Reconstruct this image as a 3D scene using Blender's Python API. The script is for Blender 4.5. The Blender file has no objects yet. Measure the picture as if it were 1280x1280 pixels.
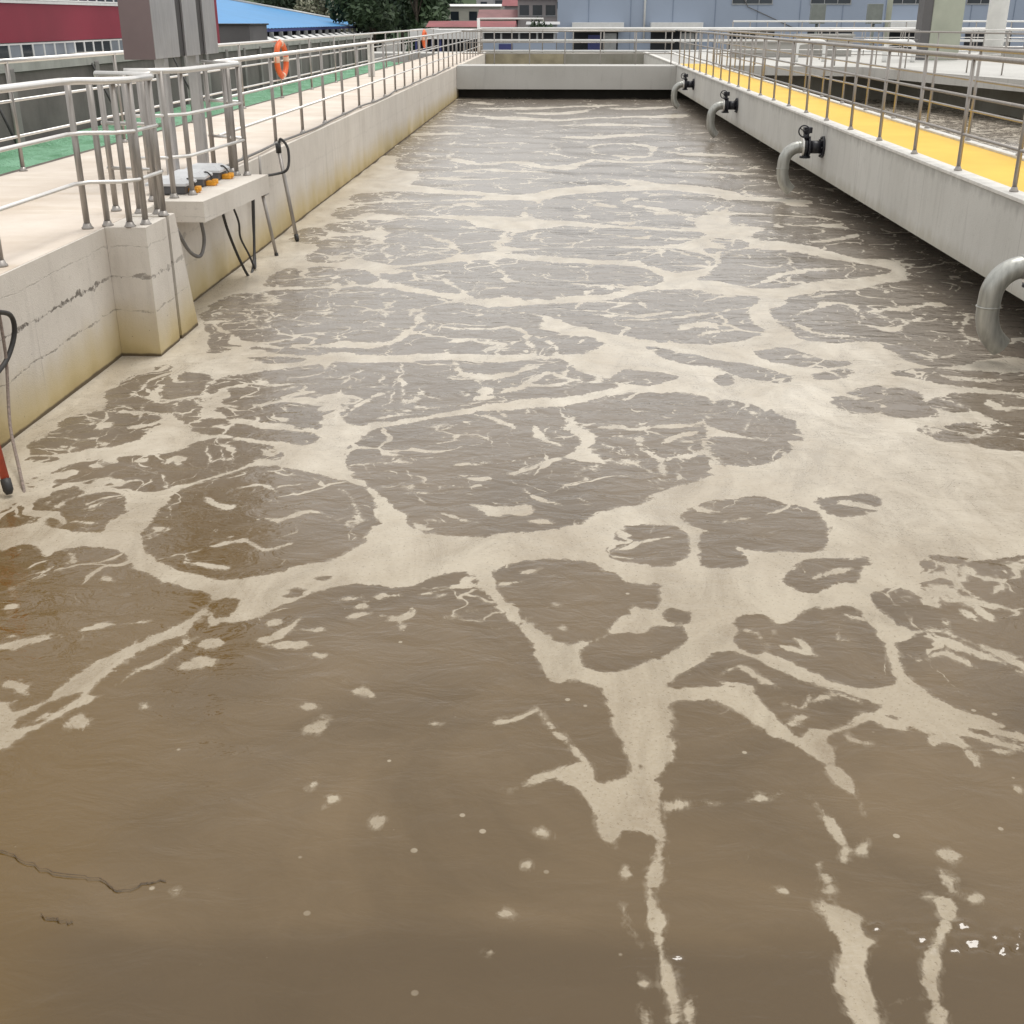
import bpy, bmesh, math, random
import numpy as np
from mathutils import Vector, Matrix
random.seed(7)
S = bpy.context.scene
C = S.collection
# ------------------------------------------------------------------ camera
HC = 2.65
cam_d = bpy.data.cameras.new("camera"); cam = bpy.data.objects.new("camera", cam_d); C.objects.link(cam)
cam_d.sensor_fit = 'HORIZONTAL'; cam_d.sensor_width = 36; cam_d.lens = 36 * 1440 / 1280
cam_d.clip_end = 3000; cam_d.clip_start = 0.05
TH, PS = math.radians(23.160), math.radians(2.194)
cam.location = (0, 0, HC)
cam.rotation_euler = (math.pi / 2 - TH, 0, PS)
S.camera = cam
# ------------------------------------------------------------------ sky, sun, exposure
SUN_EL, SUN_AZ = math.radians(74), math.radians(28)      # azimuth clockwise from +Y
w = bpy.data.worlds.new("World"); S.world = w; w.use_nodes = True
nt = w.node_tree; nt.nodes.clear()
sky = nt.nodes.new('ShaderNodeTexSky'); sky.sky_type = 'NISHITA'; sky.sun_disc = False
sky.sun_elevation = SUN_EL; sky.sun_rotation = SUN_AZ; sky.dust_density = 4; sky.air_density = 1.0
hs = nt.nodes.new('ShaderNodeHueSaturation'); hs.inputs['Saturation'].default_value = 0.12
mxw = nt.nodes.new('ShaderNodeMix'); mxw.data_type = 'RGBA'; mxw.inputs[0].default_value = 0.6
mxw.inputs[7].default_value = (8.9, 8.85, 8.7, 1)        # even cloud cover over the whole sky
bg = nt.nodes.new('ShaderNodeBackground'); bg.inputs['Strength'].default_value = 0.11
ow = nt.nodes.new('ShaderNodeOutputWorld')
nt.links.new(sky.outputs[0], hs.inputs['Color']); nt.links.new(hs.outputs[0], mxw.inputs[6])
nt.links.new(mxw.outputs[2], bg.inputs[0]); nt.links.new(bg.outputs[0], ow.inputs[0])
sd = bpy.data.lights.new("sun", 'SUN'); sd.energy = 1.1; sd.angle = math.radians(20); sd.color = (1, .97, .92)
sun = bpy.data.objects.new("sun", sd); C.objects.link(sun)
sv = Vector((math.sin(SUN_AZ) * math.cos(SUN_EL), math.cos(SUN_AZ) * math.cos(SUN_EL), math.sin(SUN_EL)))
sun.rotation_euler = sv.to_track_quat('Z', 'Y').to_euler()
vs = S.view_settings
vs.view_transform = 'Standard'; vs.look = 'None'; vs.gamma = 1; vs.use_curve_mapping = False; vs.exposure = 0.42
S.render.engine = 'CYCLES'

# ------------------------------------------------------------------ helpers
def box(bm, x0, x1, y0, y1, z0, z1, bev=0):
    vs_ = [bm.verts.new(p) for p in ((x0,y0,z0),(x1,y0,z0),(x1,y1,z0),(x0,y1,z0),(x0,y0,z1),(x1,y0,z1),(x1,y1,z1),(x0,y1,z1))]
    fs = [bm.faces.new([vs_[i] for i in f]) for f in ((3,2,1,0),(4,5,6,7),(0,1,5,4),(1,2,6,5),(2,3,7,6),(3,0,4,7))]
    if bev:
        es = set(e for f in fs for e in f.edges)
        bmesh.ops.bevel(bm, geom=list(es), offset=bev, segments=2, profile=.6, affect='EDGES')
def prism(bm, poly, z0, z1):
    a = [bm.verts.new((p[0], p[1], z0)) for p in poly]; b = [bm.verts.new((p[0], p[1], z1)) for p in poly]
    n = len(poly); bm.faces.new(a[::-1]); bm.faces.new(b)
    for i in range(n): bm.faces.new((a[i], a[(i+1) % n], b[(i+1) % n], b[i]))
    bmesh.ops.recalc_face_normals(bm, faces=bm.faces)
def smooth_path(pts, k=5, closed=False):
    P = [Vector(p) for p in pts]; n = len(P); out = []
    rng = n if closed else n - 1
    for i in range(rng):
        p0 = P[(i-1) % n] if closed or i > 0 else P[0]*2 - P[1]
        p1 = P[i]; p2 = P[(i+1) % n]
        p3 = P[(i+2) % n] if closed or i + 2 < n else P[-1]*2 - P[-2]
        for j in range(k):
            t = j / k
            out.append(.5*((2*p1) + (p2-p0)*t + (2*p0-5*p1+4*p2-p3)*t*t + (3*p1-p0-3*p2+p3)*t**3))
    if not closed: out.append(P[-1])
    return out
def tube(bm, pts, r, n=10, closed=False, cap=True):
    P = [Vector(p) for p in pts]; m = len(P)
    R = r if isinstance(r, (list, tuple)) else [r] * m
    rings = []; u = None
    for i in range(m):
        if closed: d = P[(i+1) % m] - P[i-1]
        else: d = P[min(i+1, m-1)] - P[max(i-1, 0)]
        d.normalize()
        if u is None: u = d.orthogonal().normalized()
        u = (u - d * u.dot(d)).normalized(); v = d.cross(u)
        rings.append([bm.verts.new(P[i] + (u*math.cos(2*math.pi*k/n) + v*math.sin(2*math.pi*k/n)) * R[i]) for k in range(n)])
    for i in range(m if closed else m - 1):
        a, b = rings[i], rings[(i+1) % m]
        for k in range(n):
            f = bm.faces.new((a[k], a[(k+1) % n], b[(k+1) % n], b[k])); f.smooth = True
    if cap and not closed:
        bm.faces.new(rings[0][::-1]); bm.faces.new(rings[-1])
def B(): return bmesh.new()
def obj(name, bm, m, parent=None, loc=None):
    me = bpy.data.meshes.new(name); bm.to_mesh(me); bm.free(); me.materials.append(m)
    o = bpy.data.objects.new(name, me); C.objects.link(o)
    if parent: o.parent = parent
    if loc: o.location = loc
    return o
def inst(name, me, parent, loc, rotz=0, scale=None):
    o = bpy.data.objects.new(name, me); C.objects.link(o); o.parent = parent; o.location = loc
    if rotz: o.rotation_euler = (0, 0, rotz)
    if scale: o.scale = scale
    return o
def thing(name, label, cat, loc=(0,0,0), group=None):
    o = bpy.data.objects.new(name, None); C.objects.link(o); o.location = loc
    o['label'] = label; o['category'] = cat
    if group: o['group'] = group
    return o
def tag(o, label, cat, group=None):
    o['label'] = label; o['category'] = cat
    if group: o['group'] = group
    return o
def struct(name, bm, m):
    o = obj(name, bm, m); o['kind'] = 'structure'; return o
def dup(root, loc, label, rotz=0):
    r = root.copy(); C.objects.link(r); r.location = loc; r.rotation_euler = (0,0,rotz); r['label'] = label
    for ch in list(root.children):
        c = ch.copy(); C.objects.link(c); c.parent = r
        for g in ch.children:
            d = g.copy(); C.objects.link(d); d.parent = c
    return r

# ------------------------------------------------------------------ materials
class NG:
    def __init__(s, name):
        s.m = bpy.data.materials.new(name); s.m.use_nodes = True; s.t = s.m.node_tree
        s.p = s.t.nodes['Principled BSDF']; s.out = s.t.nodes['Material Output']
    def n(s, typ, **kw):
        nd = s.t.nodes.new(typ)
        for k, v in kw.items(): setattr(nd, k, v)
        return nd
    def l(s, a, b): s.t.links.new(a, b)
    def pos(s): return s.n('ShaderNodeNewGeometry').outputs['Position']
    def map(s, src, sc=(1,1,1), loc=(0,0,0)):
        nd = s.n('ShaderNodeMapping'); nd.inputs['Scale'].default_value = sc; nd.inputs['Location'].default_value = loc
        s.l(src, nd.inputs[0]); return nd.outputs[0]
    def noise(s, vec, sc, det=4, rough=.55, dist=0):
        nd = s.n('ShaderNodeTexNoise'); nd.inputs['Scale'].default_value = sc; nd.inputs['Detail'].default_value = det
        nd.inputs['Roughness'].default_value = rough; nd.inputs['Distortion'].default_value = dist
        s.l(vec, nd.inputs['Vector']); return nd.outputs['Fac']
    def math(s, op, a, b=None, c=None, clamp=False):
        nd = s.n('ShaderNodeMath', operation=op); nd.use_clamp = clamp
        for i, v in enumerate((a, b, c)):
            if v is None: continue
            if isinstance(v, (int, float)): nd.inputs[i].default_value = v
            else: s.l(v, nd.inputs[i])
        return nd.outputs[0]
    def rng(s, v, a, b, c=0, d=1, smooth=False):
        nd = s.n('ShaderNodeMapRange')
        if smooth: nd.interpolation_type = 'SMOOTHSTEP'
        s.l(v, nd.inputs[0])
        for i, x in enumerate((a, b, c, d)): nd.inputs[i+1].default_value = x
        return nd.outputs[0]
    def mix(s, f, a, b):
        nd = s.n('ShaderNodeMix', data_type='RGBA')
        for i, v in ((0, f), (6, a), (7, b)):
            if isinstance(v, (int, float)): nd.inputs[i].default_value = v
            elif isinstance(v, tuple): nd.inputs[i].default_value = (*v[:3], 1)
            else: s.l(v, nd.inputs[i])
        return nd.outputs[2]
    def bump(s, h, st, dist=.01, nrm=None):
        nd = s.n('ShaderNodeBump'); nd.inputs['Strength'].default_value = st; nd.inputs['Distance'].default_value = dist
        s.l(h, nd.inputs['Height'])
        if nrm: s.l(nrm, nd.inputs['Normal'])
        s.l(nd.outputs[0], s.p.inputs['Normal']); return nd.outputs[0]
def simple(name, col, rough=.6, metal=0, var=.15, nsc=8, bmp=.0):
    g = NG(name); ps = g.pos(); f = g.noise(ps, nsc, 5)
    dk = tuple(c*(1-var) for c in col); lt = tuple(min(1, c*(1+var)) for c in col)
    g.l(g.mix(g.rng(f, .3, .7), dk, lt), g.p.inputs['Base Color'])
    g.p.inputs['Roughness'].default_value = rough; g.p.inputs['Metallic'].default_value = metal
    if bmp: g.bump(g.noise(ps, nsc*4, 4), bmp, .02)
    return g.m
def concrete(name, base, dark, var_scale=1.5, water_stain=False, cracks=False, streak=True, rough=.85, beam=False):
    g = NG(name); ps = g.pos(); sep = g.n('ShaderNodeSeparateXYZ'); g.l(ps, sep.inputs[0]); z = sep.outputs[2]; y = sep.outputs[1]
    a = g.noise(ps, var_scale, 6, .6); b = g.noise(ps, 22, 5, .65); c = g.noise(g.map(ps, (1,1,.12)), 7, 4)
    col = g.mix(g.rng(a, .3, .72), dark, base)
    col = g.mix(g.math('MULTIPLY', g.rng(b, .58, .78), .35), col, tuple(x*.55 for x in dark))
    if streak: col = g.mix(g.math('MULTIPLY', g.rng(c, .55, .8), .35), col, tuple(x*.6 for x in dark))
    if water_stain:
        wz = g.math('ADD', z, g.math('MULTIPLY', g.math('SUBTRACT', g.noise(g.map(ps, (1,1,.5)), 1.6, 5), .5), .45))
        col = g.mix(g.math('MULTIPLY', g.rng(wz, .55, .0, 0, 1, True), .9), col, (.50, .39, .17))
        col = g.mix(g.math('MULTIPLY', g.rng(wz, .12, -.04), .55), col, (.27, .19, .08))
        wl = g.math('ADD', z, g.math('MULTIPLY', g.math('SUBTRACT', g.noise(ps, 5, 4), .5), .03))
        col = g.mix(g.math('MULTIPLY', g.rng(wl, .035, .02), .85), col, (.05, .032, .02))
    h = g.math('ADD', g.math('MULTIPLY', b, .5), g.noise(ps, 90, 3))
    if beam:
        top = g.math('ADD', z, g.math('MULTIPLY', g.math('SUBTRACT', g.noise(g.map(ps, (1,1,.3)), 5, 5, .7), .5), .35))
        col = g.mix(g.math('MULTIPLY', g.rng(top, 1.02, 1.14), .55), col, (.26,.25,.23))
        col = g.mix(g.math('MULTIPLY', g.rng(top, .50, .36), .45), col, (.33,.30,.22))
        m2 = g.math('ABSOLUTE', g.math('SUBTRACT', g.math('FRACT', g.math('DIVIDE', y, 3.05)), .5))
        col = g.mix(g.math('MULTIPLY', g.rng(m2, .004, .001), .3), col, (.2,.19,.17))
        st2 = g.noise(g.map(ps, (1,1,.06)), 11, 5, .7)
        col = g.mix(g.math('MULTIPLY', g.rng(st2, .60, .74), .3), col, (.27,.26,.235))
        bl = g.noise(ps, 1.9, 6, .75)
        col = g.mix(g.math('MULTIPLY', g.rng(bl, .60, .68), .22), col, (.30,.29,.28))
    if cracks:
        wob = g.math('MULTIPLY', g.math('SUBTRACT', g.noise(ps, 2.5, 5, .7), .5), .12)
        for zz, th, st in ((.68, .016, .85), (.40, .006, .6), (.93, .004, .35)):
            dz = g.math('ABSOLUTE', g.math('SUBTRACT', g.math('ADD', z, wob), zz))
            th2 = g.math('MULTIPLY', g.rng(g.noise(ps, 6, 5, .7), .42, .72), th*2.6)
            mk = g.math('MULTIPLY', g.rng(g.math('SUBTRACT', dz, th2), .004, -.002), st)
            mk = g.math('MULTIPLY', mk, g.rng(g.noise(ps, 14, 4, .7), .38, .52))
            mk = g.math('MULTIPLY', mk, g.rng(g.math('ADD', y, g.math('MULTIPLY', g.noise(ps, .7, 3), 6)), 12, 15, 1, .10))
            col = g.mix(mk, col, (.09, .075, .06))
            h = g.math('SUBTRACT', h, g.math('MULTIPLY', mk, 1.5))
        # shutter joints every 1.22 m
        m1 = g.math('ABSOLUTE', g.math('SUBTRACT', g.math('FRACT', g.math('DIVIDE', y, 1.22)), .5))
        mk = g.math('MULTIPLY', g.rng(m1, .005, .001), g.math('MULTIPLY', g.rng(g.noise(ps, 1.1, 3), .5, .65), .35))
        col = g.mix(mk, col, (.14, .12, .1))
        pit = g.rng(g.noise(ps, 38, 2, .5), .73, .78)
        col = g.mix(g.math('MULTIPLY', pit, .6), col, (.1, .085, .07))
    g.l(col, g.p.inputs['Base Color']); g.p.inputs['Roughness'].default_value = rough
    g.bump(h, .35, .01)
    return g.m
M = {}
M['wall'] = concrete('pale_tank_concrete', (.72,.67,.60), (.60,.55,.485), water_stain=True, cracks=True)
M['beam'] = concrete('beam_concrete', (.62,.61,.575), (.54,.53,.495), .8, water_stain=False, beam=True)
M['dark_wall'] = concrete('shade_dark_concrete', (.05,.046,.038), (.025,.023,.018))  # near-black colour paints the shade under the beam and cross wall
M['far_wall'] = concrete('far_wall_concrete', (.56,.55,.52), (.47,.46,.43), .5)
M['pit'] = concrete('old_pit_concrete', (.36,.35,.31), (.25,.235,.19), .5)
M['kerb'] = simple('pale_kerb', (.66,.64,.60), .8, 0, .15, 6, .2)
M['darkkerb'] = simple('damp_kerb', (.13,.11,.09), .9, 0, .4, 5, .3)
def deck_mat():
    g = NG('sandy_deck_concrete'); ps = g.pos()
    a = g.noise(ps, .9, 6, .6); b = g.noise(ps, 30, 5); c = g.noise(g.map(ps, (.35,1.6,1)), 1.3, 5, .65)
    col = g.mix(g.rng(a, .32, .68), (.58,.495,.41), (.73,.655,.575))
    col = g.mix(g.math('MULTIPLY', g.rng(c, .52, .7), .55), col, (.50,.40,.29))
    col = g.mix(g.math('MULTIPLY', g.rng(b, .6, .8), .3), col, (.35,.3,.24))
    g.l(col, g.p.inputs['Base Color']); g.p.inputs['Roughness'].default_value = .8; g.bump(b, .2, .008)
    return g.m
M['deck'] = deck_mat()
def yellow_mat():
    g = NG('worn_yellow_paint'); ps = g.pos()
    a = g.noise(ps, 1.2, 5); b = g.noise(ps, 26, 5, .6)
    col = g.mix(g.rng(a, .3, .7), (.74,.44,.03), (.80,.51,.05))
    col = g.mix(g.math('MULTIPLY', g.rng(b, .62, .74), .4), col, (.55,.36,.1))
    g.l(col, g.p.inputs['Base Color']); g.p.inputs['Roughness'].default_value = .55; g.bump(b, .15, .005)
    return g.m
M['yellow'] = yellow_mat()
def steel(name, col, rough, var=.12, metal=1):
    g = NG(name); ps = g.pos()
    f = g.noise(g.map(ps, (6,6,.8)), 5, 4); f2 = g.noise(ps, 3, 2)
    c = g.mix(g.rng(f, .3, .7), tuple(x*(1-var) for x in col), tuple(min(1, x*(1+var)) for x in col))
    g.l(c, g.p.inputs['Base Color']); g.p.inputs['Metallic'].default_value = metal
    g.l(g.rng(f2, .3, .7, rough*.8, rough*1.25), g.p.inputs['Roughness'])
    return g.m
M['steel'] = steel('stainless_tube', (.36,.335,.31), .42, .12, .7)
M['steel_bright'] = steel('stainless_handrail', (.80,.78,.75), .38, .04, .8)
M['panel'] = steel('brushed_panel', (.50,.49,.49), .36, .10, .7)
M['panel_dark'] = simple('panel_gap', (.045,.042,.042), .5)
M['white'] = simple('white_paint', (.78,.78,.76), .45, 0, .06, 3)
M['pipe'] = steel('weathered_pipe', (.42,.42,.39), .42, .2, .75)
M['black'] = simple('black_cast_iron', (.018,.018,.024), .38, 0, .3, 12)
M['rubber'] = simple('black_cable_rubber', (.03,.028,.026), .55, 0, .3, 20)
M['greycable'] = simple('grey_conduit', (.17,.16,.15), .6, 0, .2, 10)
M['orange'] = simple('orange_buoy_shell', (.78,.14,.03), .45, 0, .1, 9)
M['buoyband'] = simple('reflective_band', (.78,.55,.40), .5, 0, .1, 9)
M['clip'] = simple('orange_yellow_connector', (.80,.36,.03), .5, 0, .2, 20)
M['lid'] = simple('pale_grey_cover', (.60,.61,.62), .4, 0, .06, 12)
M['lidbase'] = simple('dark_grey_housing', (.10,.10,.105), .5, 0, .2, 12)
M['red_rod'] = simple('red_plastic_rod', (.42,.07,.035), .5, 0, .3, 14)
M['rope'] = simple('old_rope', (.24,.19,.16), .9, 0, .35, 60, .4)

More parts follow.
